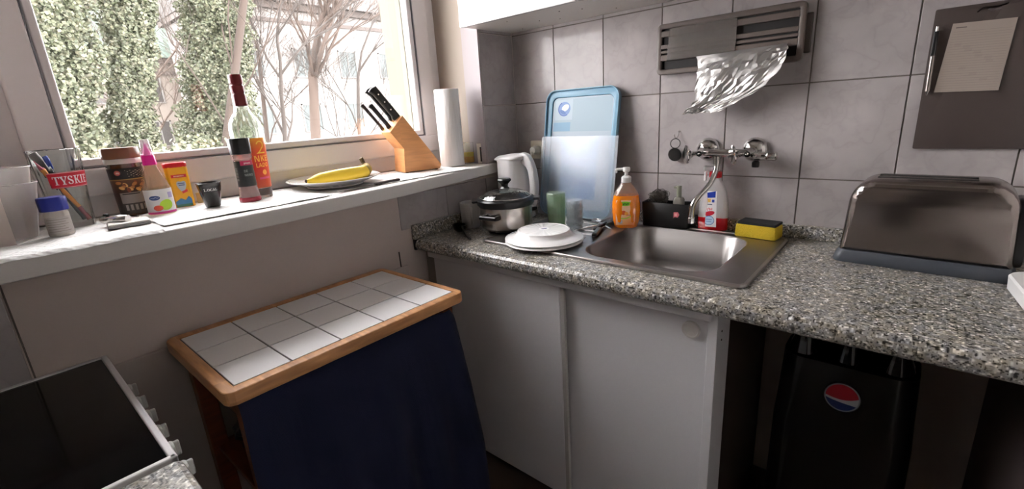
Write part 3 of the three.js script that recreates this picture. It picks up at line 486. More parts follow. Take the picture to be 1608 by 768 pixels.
// ------------------------------------------------------------------ on the worktop and the drainer
const D = C + .0095;
{
  const t = thing('mug', 'plain white mug in the dark corner left of the steel cooker', 'mug', [.062, C + .001, .372]);
  part(t, 'cup', lathe([[0, .003], [.026, .003], [.028, 0], [.031, 0], [.034, .006], [.039, .094], [.0375, .0955], [.036, .094], [.031, .01], [0, .008]], 44), mat(0xcfcac6, .3));
  part(t, 'handle', new THREE.TorusGeometry(.024, .0045, 10, 24, PI).rotateZ(-PI / 2).scale(.9, 1.2, 1), mat(0xcfcac6, .3), [.0345, .05, 0], [0, -.75, 0]).position.set(.027, .05, -.024 + .045);
}
{
  const t = thing('ladle', 'black plastic ladle lying beside the white mug', 'ladle', [.085, C + .001, .455], -.4);
  part(t, 'bowl', (() => { const g = new THREE.SphereGeometry(.026, 28, 12, 0, PI * 2, PI * .45, PI * .55).scale(1.15, .9, .9).translate(0, .0235, 0); return g; })(), mat(0x0c0b0c, .35)); part(t, 'rim', new THREE.TorusGeometry(.0262, .0022, 8, 36).rotateX(PI / 2).scale(1.14, 1, .9), mat(0x0f0e0f, .3), [0, .0275, 0]);
  part(t, 'handle', tube([[.028, .026, 0], [.06, .02, .006], [.1, .01, .012], [.14, .007, .014]], .004), mat(0x2a2728, .4));
}
{
  const t = thing('slow_cooker', 'round stainless steel cooker with black rim and glass lid', 'cooking pot', [.236, D, .362]);
  part(t, 'body', lathe([[0, .004], [.075, .004], [.08, .008], [.09, .016], [.0915, .022], [.0925, .088], [.0925, .096]], 72), metal(0xbfb9b4, .25));
  part(t, 'foot', lathe([[.0, 0], [.07, 0], [.072, .005], [.06, .006]], 40), blackPlastic);
  part(t, 'black_rim', lathe([[.092, .09], [.096, .09], [.101, .096], [.103, .112], [.1, .117], [.094, .118], [.09, .114], [.0895, .092]], 72), blackPlastic);
  part(t, 'lid', lathe([[.0905, .1185], [.0885, .121], [.075, .1325], [.05, .142], [.02, .146], [0, .1465], [0, .1442], [.02, .1437], [.05, .1395], [.074, .1305], [.087, .1195]], 64), solidGlass(0xeef3f2)); 
  part(t, 'lid_rim', new THREE.TorusGeometry(.0905, .0028, 10, 72).rotateX(PI / 2), chrome, [0, .1195, 0]);
  part(t, 'knob', lathe([[.012, .146], [.017, .148], [.011, .154], [.0125, .163], [.0235, .174], [.024, .178], [.021, .182], [0, .1835]], 40), blackPlastic);
  for (const [a, n] of [[camAngle(.236, .362) - .62, 'handle'], [camAngle(.236, .362) + 2.2, 'handle']]) { const h = part(t, n, merge([rbox(.074, .014, .016, .005).translate(0, 0, .108), rbox(.014, .015, .025, .003).translate(-.03, 0, .096), rbox(.014, .015, .025, .003).translate(.03, 0, .096)]), blackPlastic, [0, .062, 0], [0, a, 0]); }
  for (const a of [camAngle(.236, .362) + 1.45, camAngle(.236, .362) - 1.5]) part(t, 'rim_grip', rbox(.05, .009, .024, .004), blackPlastic, [Math.sin(a) * .108, .11, Math.cos(a) * .108], [0, a, 0]);
}
{
  const p = [.114, .163], a = -.12, t = thing('electric_kettle', 'white plastic electric kettle with long rounded handle', 'kettle', [p[0], C + .001, p[1]], .05);
  const kp = mat(0xd9d7d8, .28);
  part(t, 'base', lathe([[0, 0], [.073, 0], [.076, .004], [.076, .014], [.07, .022], [0, .022]], 48), mat(0xcfccca, .35)); part(t, 'base_pad', lathe([[.0, -.0005], [.07, -.0005], [.0775, .0025], [.0765, .005]], 48), blackMatte);
  part(t, 'body', rrLoft([[.13, .13, .062, .023, 0], [.136, .134, .064, .03], [.134, .13, .062, .1, -.002], [.124, .118, .057, .17, -.006], [.118, .108, .052, .222, -.01], [.12, .104, .05, .232, -.012]], [true, true], 10, 1), kp);
  part(t, 'spout', extr([[-.03, .18], [-.098, .243], [-.09, .252], [-.03, .24]], .05, .008, 3).translate(.022, -.014, -.025), kp);
  part(t, 'lid', rrLoft([[.138, .104, .05, .232, -.014], [.142, .106, .05, .236, -.012], [.128, .094, .045, .246, -.004], [.06, .05, .024, .254, .018]], [true, true], 10, .9), kp);
  part(t, 'handle', (() => { const o = [[.0, .232], [.03, .255], [.058, .257], [.083, .238], [.102, .19], [.108, .13], [.098, .07], [.08, .035], [.06, .03], [.062, .06], [.076, .1], [.078, .15], [.07, .195], [.052, .212], [.04, .214]]; const s = new THREE.Shape(); s.moveTo(...o[0]); s.splineThru(o.slice(1).map((q) => new THREE.Vector2(...q))); s.closePath(); return toCreasedNormals(extr(s, .03, .007, 3).translate(0, 0, -.015), .8); })(), kp);
  part(t, 'switch', rbox(.012, .018, .02, .004), mat(0x9a9896, .4), [.07, .045, 0]);
}
{
  const t = thing('wall_socket', 'cream wall socket with plug between kettle and blue tray', 'socket', [.118, 1.115, .0]);
  part(t, 'plate', rbox(.075, .075, .012, .005), mat(0xcfc6b4, .4), [0, 0, .0065]); part(t, 'insert', lathe([[0, .004], [.019, .004], [.02, .008], [.022, .008]], 32).rotateX(PI / 2), mat(0xb9b09e, .4), [0, 0, .0055]);
  const k = thing('power_plug', 'white plug with cord in the cream wall socket', 'plug', [.118, 1.115, .016]);
  part(k, 'plug', lathe([[0, 0], [.018, 0], [.0185, .016], [.014, .032], [.006, .036], [0, .036]], 28).rotateX(PI / 2), mat(0xd8d4cc, .35)); part(k, 'cord', tube([[0, -.004, .034], [.004, -.03, .05], [.012, -.09, .045], [.01, -.16, .04], [.02, -.235, .04], [.03, -.2505, .05]], .003, 50), mat(0xb8b4ae, .5));
}
// blue tray leaning on the tiles, with a translucent sheet leaning in front of it
const trayTilt = new THREE.Euler(-.17, 0, 0);
{
  const t = thing('serving_tray', 'blue rounded serving tray leaning upright against the tiles', 'tray', [.348, C + .011, .093]); t.rotation.copy(trayTilt);
  const W = .315, Ht = .475, blue = mat(0x5f8da6, .4);
  const sh = rrShape(W, Ht, .042); sh.holes.push(new THREE.Path(rrShape(W - .052, Ht - .056, .022).getPoints(12)));
  part(t, 'rim', toCreasedNormals(extr(sh, .012, .004, 3), .5).translate(0, Ht / 2, -.002), blue);
  const lip = rrShape(W, Ht, .042); lip.holes.push(new THREE.Path(rrShape(W - .007, Ht - .007, .0385).getPoints(12)));
  part(t, 'raised_lip', toCreasedNormals(extr(lip, .018, .0015, 2), .5).translate(0, Ht / 2, .002), mat(0x7ba3b8, .4));
  const pic = canvasTex(512, 900, (g) => {
    g.fillStyle = '#b4c3cf'; g.fillRect(0, 0, 512, 900); g.fillStyle = '#a3b9c6'; g.fillRect(14, 14, 484, 260); g.fillStyle = '#b3c6d3'; g.fillRect(26, 20, 150, 160); g.fillStyle = '#6f8fc6'; g.beginPath(); g.ellipse(104, 92, 52, 56, 0, 0, 7); g.fill(); g.fillStyle = '#e6eef6'; g.beginPath(); g.ellipse(112, 84, 34, 24, -.6, 0, 7); g.fill(); g.strokeStyle = '#3e62ac'; g.lineWidth = 9; g.beginPath(); g.ellipse(104, 92, 50, 54, 0, 1, 4.2); g.stroke(); g.fillStyle = '#4a73b4'; g.beginPath(); g.ellipse(92, 118, 30, 14, .5, 0, 7); g.fill();
    g.fillStyle = '#7fa9c6'; g.fillRect(14, 200, 150, 70); g.fillStyle = '#7ba6cc'; g.fillRect(100, 330, 310, 480); g.fillStyle = '#4f90c6'; g.fillRect(100, 640, 310, 170); g.fillStyle = '#1f4a7c'; for (const y of [400, 490, 560, 690]) g.fillRect(150, y, 210, 4); for (let i = 0; i < 18; i++) g.fillRect(150 + (i * 17) % 60, 420 + i * 15, 60 + (i * 29) % 100, 2);
  });
  part(t, 'printed_panel', new THREE.BoxGeometry(W - .048, Ht - .052, .004), mat(0xe6e6e6, .38, { map: pic, specularIntensity: .6 }), [0, Ht / 2, .002]);
}
{
  const t = single('plastic_sheet', 'translucent whitish plastic sheet covering the lower part of the blue tray', 'plastic sheet', rboxAt(-.168, .168, 0, .305, 0, .0015, .0006), new THREE.MeshPhysicalMaterial({ color: 0xf0f3f7, roughness: .22, transmission: .86, thickness: 0 }), [.35, C + .0105, .112]);
  t.rotation.copy(trayTilt);
}
{
  const t = thing('drinking_glass', 'tall greenish drinking glass upside down on the drainer', 'glass', [.372, D, .248]);
  part(t, 'glass', lathe([[.029, 0], [.0305, .001], [.0335, .12], [.032, .1225], [0, .1225], [0, .113], [.0305, .112], [.0285, .002]], 44), new THREE.MeshPhysicalMaterial({ color: 0xd3e4d0, roughness: .12, transmission: .8, thickness: 0 }));
}
{
  const t = thing('tumbler_glass', 'shorter clear patterned glass upside down beside the greenish glass', 'glass', [.443, D, .238]);
  part(t, 'glass', (() => { const g = lathe([[.0245, 0], [.0265, .001], [.028, .03], [.0285, .06], [.0285, .098], [.027, .1], [0, .1], [0, .09], [.026, .089], [.0255, .06], [.0235, .002]], 20, .2); return g; })(), new THREE.MeshPhysicalMaterial({ color: 0xe2e6e8, roughness: .15, transmission: .82, thickness: 0 }));
  for (let i = 0; i < 20; i++) { const a = i / 20 * PI * 2; for (const y of [.02, .045, .07]) part(t, 'cut_facet', new THREE.OctahedronGeometry(.0045).scale(.8, 1.6, .5), clearGlass, [Math.sin(a) * .0285, y, Math.cos(a) * .0285], [0, a, 0]); }
}
// upside-down plates drying
const dryPlate = [[.11, .0005], [.1235, .0], [.125, .0015], [.1205, .0045], [.101, .0085], [.091, .0135], [.0855, .0205], [.0835, .0255], [.081, .0268], [.077, .0268], [.0758, .0258], [0, .0256]];
{
  const mark = canvasTex(128, 128, (g) => { g.fillStyle = '#f0eeed'; g.fillRect(0, 0, 128, 128); g.fillStyle = '#2a2f86'; g.beginPath(); g.moveTo(20, 70); g.lineTo(60, 48); g.lineTo(104, 40); g.lineTo(92, 74); g.lineTo(60, 88); g.lineTo(36, 82); g.fill(); g.fillStyle = '#f0eeed'; g.fillRect(54, 60, 26, 6); });
  const under = thing('dinner_plate', 'lower upside-down white plate of the drying pair', 'plate', [.452, D + .0045, .43], 0);
  part(under, 'dish', lathe(dryPlate, 72), porcelain);
  const top = thing('dinner_plate', 'upper upside-down white plate with a blue mark on its base', 'plate', [.449, D + .0135, .427], .3);
  part(top, 'dish', lathe(dryPlate, 72), porcelain); part(top, 'blue_mark', new THREE.CircleGeometry(.017, 24).rotateX(-PI / 2), mat(0xffffff, .2, { map: mark }), [.0, .0264, -.004], [0, .4, 0]);
}
// cutlery drying at the edge of the bowl
{
  const knife = (label, x, z, turn, hl, m) => { const t = thing('table_knife', label, 'knife', [x, D + .0045, z], turn); part(t, 'handle', rbox(.018, .013, hl, .005), m, [0, .004, 0]); part(t, 'blade', extr([[-.008, 0], [.008, 0], [.009, .08], [.0, .11], [-.008, .1]], .0016).rotateX(-PI / 2).translate(0, .003, -hl / 2), metal(0xaaa6a3, .2)); return t; };
  knife('black-handled knife nearest the sink bowl on the drainer', .556, .28, .32, .085, blackPlastic);
  knife('black-handled knife behind the nearest one on the drainer', .527, .215, .1, .075, blackPlastic);
  const f = thing('fork', 'steel fork lying on the drainer behind the black handles', 'fork', [.5, D + .003, .17], -.35);
  part(f, 'handle', rbox(.011, .003, .11, .0015), chrome, [0, 0, .05]); part(f, 'head', rbox(.022, .003, .028, .0012), chrome, [0, .001, -.014]); for (let i = 0; i < 4; i++) part(f, 'tine', rbox(.003, .0025, .04, .001), chrome, [-.009 + i * .006, .001, -.046]);
  const sp = thing('spoon', 'steel spoon lying on the drainer beside the patterned glass', 'spoon', [.47, D + .004, .14], .9);
  part(sp, 'bowl', new THREE.SphereGeometry(.02, 24, 10, 0, PI * 2, PI * .5, PI * .5).scale(.9, .35, 1.35).translate(0, .006, 0), chrome); part(sp, 'handle', rbox(.008, .0025, .11, .0012), chrome, [0, .004, .075]);
}
{
  const p = [.585, .135], a = camAngle(...p), t = thing('soap_dispenser', 'orange liquid soap bottle with white pump behind the sink', 'soap bottle', [p[0], C + .0065, p[1]], a);
  const body = (k, cut) => { const rings = [[.07, .042, 0], [.08, .05, .004], [.09, .055, .025], [.096, .058, .055], [.095, .057, .085], [.084, .052, .112], [.064, .044, .132], [.044, .036, .146], [.031, .03, .155], [.029, .029, .162]].filter((r) => r[2] <= cut); return rings.map(([w, d, y]) => [w - k, d - k, (Math.min(w, d) - k) * .49, y + (y === 0 ? k / 2 : 0)]); };
  part(t, 'bottle', rrLoft([[.0835, .0517, .0255, .113], ...body(0, 1).filter((q) => q[3] > .115)], [false, false], 10, 1), new THREE.MeshPhysicalMaterial({ color: 0xf8efe4, roughness: .05, transmission: .88, thickness: 0 }));
  part(t, 'soap', rrLoft(body(0, .115), [true, true], 10, 1), mat(0xf08206, .12, { clearcoat: 1, clearcoatRoughness: .05 }));
  const lb = canvasTex(256, 384, (g) => { const gr = g.createLinearGradient(0, 0, 256, 384); gr.addColorStop(0, '#f0b48a'); gr.addColorStop(.5, '#f0c9a4'); gr.addColorStop(1, '#e8843c'); g.fillStyle = gr; g.fillRect(0, 0, 256, 384); g.fillStyle = '#7cc024'; g.beginPath(); g.ellipse(128, 52, 92, 34, 0, 0, 7); g.fill(); g.fillStyle = '#1d5a16'; g.font = 'bold 44px sans-serif'; for (let i = 0; i < 5; i++) g.fillRect(76 + i * 22, 40 + (i % 2) * 6, 15, 26); g.fillStyle = '#d9572a'; g.beginPath(); g.arc(110, 190, 34, 0, 7); g.fill(); g.fillStyle = '#f3a33c'; g.beginPath(); g.arc(150, 205, 28, 0, 7); g.fill(); g.fillStyle = '#a8305c'; g.fillRect(150, 222, 90, 9); g.strokeStyle = '#a9d23c'; g.lineWidth = 16; g.beginPath(); g.arc(110, 130, 150, .6, 2.2); g.stroke(); g.fillStyle = '#5c6f9c'; g.fillRect(34, 310, 60, 50); g.fillStyle = '#e8e6ea'; for (let i = 0; i < 5; i++) g.fillRect(38 + i * 12, 312, 5, 46); });
  part(t, 'label', grid(16, 10, (u, v) => { const x = lerp(-.034, .026, u), y = lerp(.012, .098, v); return [x, y, .0293 - Math.pow(Math.abs(x) / .05, 2.6) * .012 - Math.pow(Math.abs(y - .06) / .05, 2) * .0022]; }), mat(0xffffff, .3, { map: lb }));
  part(t, 'collar', lathe([[.0155, .155], [.0165, .157], [.0165, .172], [.012, .176], [.008, .178]], 32), whitePlastic);
  part(t, 'pump', merge([cyl(.006, .006, .02, 16).translate(0, .176, 0), lathe([[.0, .205], [.011, .205], [.0125, .202], [.0125, .195], [.0095, .19], [0, .19]], 28), rbox(.034, .009, .012, .004).translate(-.018, .199, 0), rbox(.007, .014, .009, .003).translate(-.033, .194, 0)]), whitePlastic);
}
{
  const t = thing('sink_caddy', 'black rectangular sponge holder box behind the sink', 'caddy', [.7, C + .0065, .062], .06);
  part(t, 'box', rrLoft([[.15, .05, .006, 0], [.154, .054, .007, .003], [.16, .06, .008, .081], [.158, .058, .007, .083], [.152, .052, .006, .081], [.148, .048, .006, .006]], [true, true], 5), mat(0x1a191a, .45));
  const st = canvasTex(128, 128, (g) => { g.fillStyle = '#1a191a'; g.fillRect(0, 0, 128, 128); g.fillStyle = '#cf6a74'; g.beginPath(); g.moveTo(20, 14); g.lineTo(96, 8); g.lineTo(122, 52); g.lineTo(96, 104); g.lineTo(40, 96); g.lineTo(24, 118); g.fill(); g.fillStyle = '#e9b7b4'; g.fillRect(40, 36, 16, 44); g.fillRect(66, 32, 14, 48); });
  part(t, 'red_sticker', new THREE.PlaneGeometry(.024, .024), mat(0xffffff, .5, { map: st }), [.04, .046, .0297], [-.04, 0, 0]);
  // wire wool: one long tangled strand
  const w = []; let s2 = 11; const q = () => (s2 = (s2 * 16807) % 2147483647) / 2147483647;
  for (let k = 0; k < 110; k++) { const c0 = V((q() - .5) * .046, .018 + (q() - .5) * .026, (q() - .5) * .026), u1 = V(q() - .5, q() - .5, q() - .5).normalize(), u2 = V(q() - .5, q() - .5, q() - .5).cross(u1).normalize(), R = .006 + q() * .01, pts = []; for (let i = 0; i < 9; i++) { const a = i / 9 * PI * 2; pts.push(c0.clone().addScaledVector(u1, Math.cos(a) * R).addScaledVector(u2, Math.sin(a) * R)); } w.push(new THREE.TubeGeometry(new THREE.CatmullRomCurve3(pts, true), 20, .0009, 4, true)); }
  const core = new THREE.IcosahedronGeometry(.019, 3).scale(1.35, .9, .75).translate(0, .016, 0);
  single('steel_wool', 'dark steel wool scourer on top of the black sponge holder', 'scourer', merge([core, ...w]), metal(0x6a6562, .35), [.668, C + .089, .062]).userData.kind = undefined;
  const b = thing('small_bottle', 'small grey-green dispenser bottle standing in the black sponge holder', 'bottle', [.738, C + .014, .06]);
  part(b, 'body', rrLoft([[.034, .03, .01, 0], [.034, .03, .01, .086], [.026, .024, .01, .094]], [true, true], 6), new THREE.MeshPhysicalMaterial({ color: 0x9a958c, roughness: .2, transmission: .4, thickness: 0 })); part(b, 'neck', cyl(.0085, .0078, .038, 20), mat(0x77796a, .35), [0, .094, 0]); part(b, 'nozzle', rbox(.018, .007, .009, .002), mat(0x77796a, .35), [-.008, .126, 0]);
}
{
  const p = [.845, .041], t = thing('spray_bottle', 'spray cleaner bottle with red liquid at its bottom behind the tap', 'spray bottle', [p[0], C + .0065, p[1]], .1);
  const rings = (k, top) => [[.086, .034, 0], [.094, .038, .004], [.094, .038, .05], [.086, .037, .09], [.072, .035, .125], [.05, .032, .15], [.03, .027, .165], [.027, .026, .172]].filter((r) => r[2] <= top).map(([w, d, y]) => [w - k, d - k, (Math.min(w, d) - k) * .44, y + (y === 0 ? k / 2 : 0)]);
  part(t, 'bottle', rrLoft([[.094, .038, .0167, .042], ...rings(0, 1).filter((q) => q[3] > .045)], [false, false], 8, 1), new THREE.MeshPhysicalMaterial({ color: 0xf0edec, roughness: .12, transmission: .6, thickness: 0 }));
  part(t, 'liquid', rrLoft([...rings(0, .02), [.094, .038, .0167, .042]], [true, true], 8, 1), mat(0xb80f1a, .15, { clearcoat: 1, clearcoatRoughness: .05 }));
  const lb = canvasTex(256, 512, (g) => { g.fillStyle = '#e6e2e4'; g.fillRect(0, 0, 256, 512); g.fillStyle = '#1f3a9c'; g.beginPath(); g.moveTo(30, 30); g.lineTo(226, 0); g.lineTo(226, 90); g.lineTo(30, 100); g.fill(); g.fillStyle = '#e0b25c'; g.fillRect(30, 110, 110, 50); g.fillStyle = '#2a3f94'; g.fillRect(160, 120, 50, 40); g.fillStyle = '#444a6c'; g.fillRect(50, 185, 120, 12); g.fillStyle = '#d23a4a'; g.font = 'bold 46px sans-serif'; for (let i = 0; i < 7; i++) g.fillRect(44 + i * 20, 236 + (i % 3) * 6, 12, 34 - (i % 2) * 10); g.fillStyle = '#c8263c'; g.beginPath(); g.ellipse(128, 320, 96, 34, -.2, 0, 7); g.fill(); g.fillStyle = '#b9d3ea'; g.beginPath(); g.ellipse(128, 420, 90, 64, 0, 0, 7); g.fill(); g.strokeStyle = '#33539c'; g.lineWidth = 8; g.stroke(); g.fillStyle = '#5f7fb6'; g.fillRect(70, 400, 110, 9); g.fillRect(80, 430, 90, 9); });
  part(t, 'label', grid(12, 14, (u, v) => { const y = lerp(.012, .128, v), x = lerp(-.032, .014, u) * (1 - v * .2); return [x, y, .0196 - Math.max(0, y - .05) * .022 - Math.pow(Math.abs(x) / .045, 3) * .007]; }), mat(0xffffff, .35, { map: lb }));
  part(t, 'red_collar', lathe([[.0155, .168], [.0185, .17], [.0185, .186], [.012, .19], [0, .191]], 28), mat(0xc31422, .35));
  part(t, 'spray_nozzle', merge([rbox(.05, .016, .018, .006).translate(-.012, .197, 0), rbox(.008, .03, .012, .003).translate(-.03, .172, 0)]), mat(0xd9d7d8, .35));
  part(t, 'dip_tube', cyl(.002, .002, .15, 8), frosted, [.012, .012, 0]);
}
{
  const t = thing('sponge', 'yellow sponge with a black scouring layer at the sink corner', 'sponge', [.988, C + .0065, .07], -.1);
  const por = dataTex(128, 128, (u, v) => { const k = vnoise(u, v, 40, 7); return [k, k, k]; }, false), ym = mat(0xe2c02c, .9, { bumpMap: por, bumpScale: .004 });
  part(t, 'foam', (() => { const g = rbox(.115, .04, .062, .006, 5).translate(0, .02, 0), p = g.attributes.position; for (let i = 0; i < p.count; i++) { const y = p.getY(i); p.setZ(i, p.getZ(i) * (1 - .16 * Math.exp(-Math.pow((y - .024) / .006, 2)))); p.setX(i, p.getX(i) * (1.0 + (.02 - y) * .8)); } g.computeVertexNormals(); return worldUV(toCreasedNormals(g, 1), .05); })(), ym);
  part(t, 'scouring_pad', rbox(.108, .009, .06, .003).translate(.001, .0435, -.002), mat(0x17181a, .95));
}
// ------------------------------------------------------------------ wall tap
{
  const t = thing('wall_tap', 'chrome two-handle wall tap with swivel spout above the sink', 'tap', [0, 1.113, 0]);
  for (const x of [.806, .944]) {
    part(t, 'escutcheon', lathe([[.036, 0], [.0365, .004], [.034, .012], [.026, .022], [.015, .028], [0, .03]], 40).rotateX(PI / 2), chrome, [x, .006, .0005]);
    part(t, 'valve', lathe([[.013, 0], [.0155, .012], [.0155, .04], [.0115, .046], [.0095, .052], [.0085, .066]], 28).rotateX(PI / 2), chrome, [x, 0, .02]);
    const hg = lathe([[.0085, 0], [.0085, .006], [.0075, .012], [.0085, .02], [.013, .028], [.021, .035], [.027, .039], [.0275, .042], [.024, .0435], [.01, .041], [0, .0405]], 48, 3), p = hg.attributes.position;
    for (let i = 0; i < p.count; i++) { const R = Math.hypot(p.getX(i), p.getZ(i)), k = 1 + .13 * clamp((R - .011) / .015) * Math.cos(3 * Math.atan2(p.getZ(i), p.getX(i)) + 1.2); p.setX(i, p.getX(i) * k); p.setZ(i, p.getZ(i) * k); }
    const hx = part(t, 'handle', toCreasedNormals(hg, .7), chrome, [x - .008, -.001, .062]); hx.quaternion.setFromUnitVectors(V(0, 1, 0), V(-.8, -.06, .6).normalize());
  }
  part(t, 'bridge', lathe([[.009, 0], [.0115, .004], [.012, .03], [.0125, .07], [.0115, .134], [.009, .138]], 28).rotateZ(-PI / 2), chrome, [.806, .001, .06]);
  part(t, 'spout_nut', merge([cyl(.011, .0115, .02, 6), cyl(.0135, .0135, .007, 28).translate(0, .018, 0)]), chrome, [.852, -.034, .06]);
  part(t, 'spout', tube([[.852, -.03, .06], [.852, -.048, .063], [.85, -.07, .075], [.845, -.092, .093], [.836, -.11, .113], [.825, -.127, .132], [.816, -.148, .144], [.8125, -.176, .147], [.8125, -.196, .147]], .0085, 60, 16), chrome);
  part(t, 'aerator', lathe([[0, 0], [.0085, 0], [.0105, .002], [.0105, .018], [.009, .02]], 28), metal(0xd6d4d2, .2), [.8125, -.208, .147]);
  part(t, 'side_outlet', lathe([[.011, 0], [.0125, .004], [.012, .03], [.0105, .034], [.013, .038], [.0132, .058], [.0105, .061], [0, .0612]], 28).rotateZ(-PI / 2), chrome, [.955, -.007, .058]);
  part(t, 'drain_nub', lathe([[0, 0], [.009, 0], [.0105, .003], [.0105, .014], [.008, .018]], 24), blackPlastic, [.962, -.04, .058]);
}
{
  const h = thing('wall_hook', 'thin wire hook on the tiles left of the tap', 'hook', [.708, 1.165, 0]);
  part(h, 'wire', tube([[0, .012, .001], [.0, .0, .008], [-.003, -.008, .014], [-.008, -.006, .017], [-.01, .004, .017]], .0011, 24, 8), chrome); part(h, 'pin', cyl(.003, .003, .004, 12).rotateX(PI / 2), chrome, [0, .012, 0]);
  const pl = thing('sink_plug', 'black sink plug with pull ring hanging on the wire hook', 'plug', [.702, 1.103, .016]);
  part(pl, 'stopper', lathe([[0, -.006], [.017, -.006], [.0205, -.004], [.0225, .004], [.0215, .006], [0, .0065]], 36).rotateX(PI / 2 + .15), blackPlastic); part(pl, 'pull_ring', new THREE.TorusGeometry(.0155, .0013, 8, 40), metal(0x3a3836, .35), [0, .036, .001], [-.1, .2, 0]);
}
// ------------------------------------------------------------------ foil dispenser with foil and cling film
{
  const t = thing('foil_dispenser', 'taupe slatted wall dispenser for foil and film', 'dispenser', [.842, 1.4345, 0]);
  const taupe = mat(0x5d524d, .45), W = .412, Hh = .152;
  part(t, 'backing', rbox(W - .01, Hh - .01, .02, .004), mat(0x161212, .7), [0, 0, .0105]);
  const s = rrShape(W, Hh, .014); s.holes.push(new THREE.Path(rrShape(W - .03, Hh - .032, .004).getPoints(6)));
  part(t, 'border', toCreasedNormals(extr(s, .03, .004, 2), .5), taupe, [0, 0, .001]);
  for (const [y0, y1] of [[.037, .054], [.002, .0145], [-.0115, -.0035], [-.034, -.0165]].map(([a, b]) => [a, b])) part(t, 'slat', rbox(W - .028, y1 - y0, .012, .002), taupe, [0, (y0 + y1) / 2, .0255]);
  part(t, 'end_clip', rbox(.018, .1, .012, .003), mat(0x443b38, .5), [.212, -.005, .012]);
}
{
  const L = [[.765, 1.402, .032], [.772, 1.372, .04], [.774, 1.34, .05], [.773, 1.3, .055], [.772, 1.268, .05], [.748, 1.245, .045], [.738, 1.233, .05]], R = [[1.012, 1.408, .034], [1.016, 1.398, .05], [1.016, 1.375, .07], [1.006, 1.345, .085], [.97, 1.3, .088], [.905, 1.263, .078], [.85, 1.236, .06]];
  const cl = curve(L), cr = curve(R);
  const g = grid(26, 20, (u, v) => {
    const a = cl.getPoint(v), b = cr.getPoint(v), p = a.lerp(b, u), iu = Math.round(u * 26), iv = Math.round(v * 20), e = Math.min(1, v * 4);
    p.z += .016 * noise.noise(u * 3 + 2, v * 3, 1.3) * e + (hash2(iu, iv, 3) - .5) * .006 * e + .014 * Math.sin(u * 4.4 + v * 2.5) * v; p.x += (hash2(iu, iv, 4) - .5) * .005; p.y += (hash2(iu, iv, 5) - .5) * .005 * e; p.z = Math.max(p.z, .012); return [p.x, p.y, p.z];
  }, .0005);
  single('aluminium_foil', 'crumpled torn sheet of aluminium foil hanging from the dispenser', 'foil', toCreasedNormals(g, .25), metal(0xbdbab8, .46));
}
{
  const g = grid(20, 12, (u, v) => [lerp(lerp(.672, .678, v), .877, u), lerp(1.401 + .004 * u, 1.494 + .001 * u, v), .0345 + .0025 * noise.noise(u * 4, v * 4, 8)], .0004);
  single('cling_film', 'cloudy piece of cling film stuck over the slats of the dispenser', 'film', g, new THREE.MeshPhysicalMaterial({ color: 0xcfc8c4, roughness: .25, transmission: .88, thickness: 0 }));
}
// ------------------------------------------------------------------ board with note and pen
{
  const t = thing('memo_board', 'dark brown-grey memo board hanging on the tiles at the right', 'board', [1.409, 1.283, 0]);
  const s = rrShape(.2, .32, .004); const hole = new THREE.Path(); hole.absellipse(.0, .146, .011, .004, 0, PI * 2); s.holes.push(hole);
  part(t, 'panel', toCreasedNormals(extr(s, .006, .001, 2), .5), mat(0x453b38, .45), [0, 0, .002]); part(t, 'hook', tube([[-.028, .143, .006], [-.02, .15, .012], [.006, .149, .012], [.02, .154, .006]], .002, 20, 8), metal(0x3a3331, .4));
}
{
  const tx = canvasTex(512, 700, (g) => { g.fillStyle = '#958880'; g.fillRect(0, 0, 512, 700); g.fillStyle = '#7d716a'; for (let i = 1; i < 26; i++) g.fillRect(20, 60 + i * 25, 472, 2); g.fillStyle = '#5b504c'; g.fillRect(36, 40, 90, 10); for (let i = 0; i < 10; i++) { g.fillStyle = 'rgba(110,96,90,.12)'; g.fillRect(60 + (i * 97) % 300, 200 + (i * 61) % 400, 60, 30); } });
  const g = grid(10, 14, (u, v) => { const x = lerp(lerp(1.331, 1.441, u), lerp(1.3435, 1.4475, u), v), y = lerp(lerp(1.257, 1.2545, u), lerp(1.4075, 1.405, u), v); return [x, y, .0105 + .004 * Math.pow(1 - v, 2) * (.4 + u * .6) + .0012 * noise.noise(u * 3, v * 3, 2)]; }, .0004);
  single('note_paper', 'cream lined note sheet pinned on the dark memo board', 'note', g, mat(0xffffff, .8, { map: tx }));
}
{
  const t = thing('ballpoint_pen', 'silver and black ballpoint pen clipped beside the note sheet', 'pen', [1.3185, 1.255, .0155]);
  part(t, 'barrel', rod([0, .006, 0], [-.001, .086, 0], .0046, .0048, 16), metal(0x8d8682, .3)); part(t, 'grip', rod([-.001, .086, 0], [-.0012, .14, 0], .0052, .005, 16), blackPlastic); part(t, 'tip', rod([0, -.004, 0], [0, .006, 0], .0012, .0045, 16), chrome); part(t, 'clip', rbox(.0022, .055, .002, .0008), blackPlastic, [-.0038, .112, .0042]); part(t, 'button', rod([-.0012, .14, 0], [-.0012, .15, 0], .003, .003, 12), chrome);
}
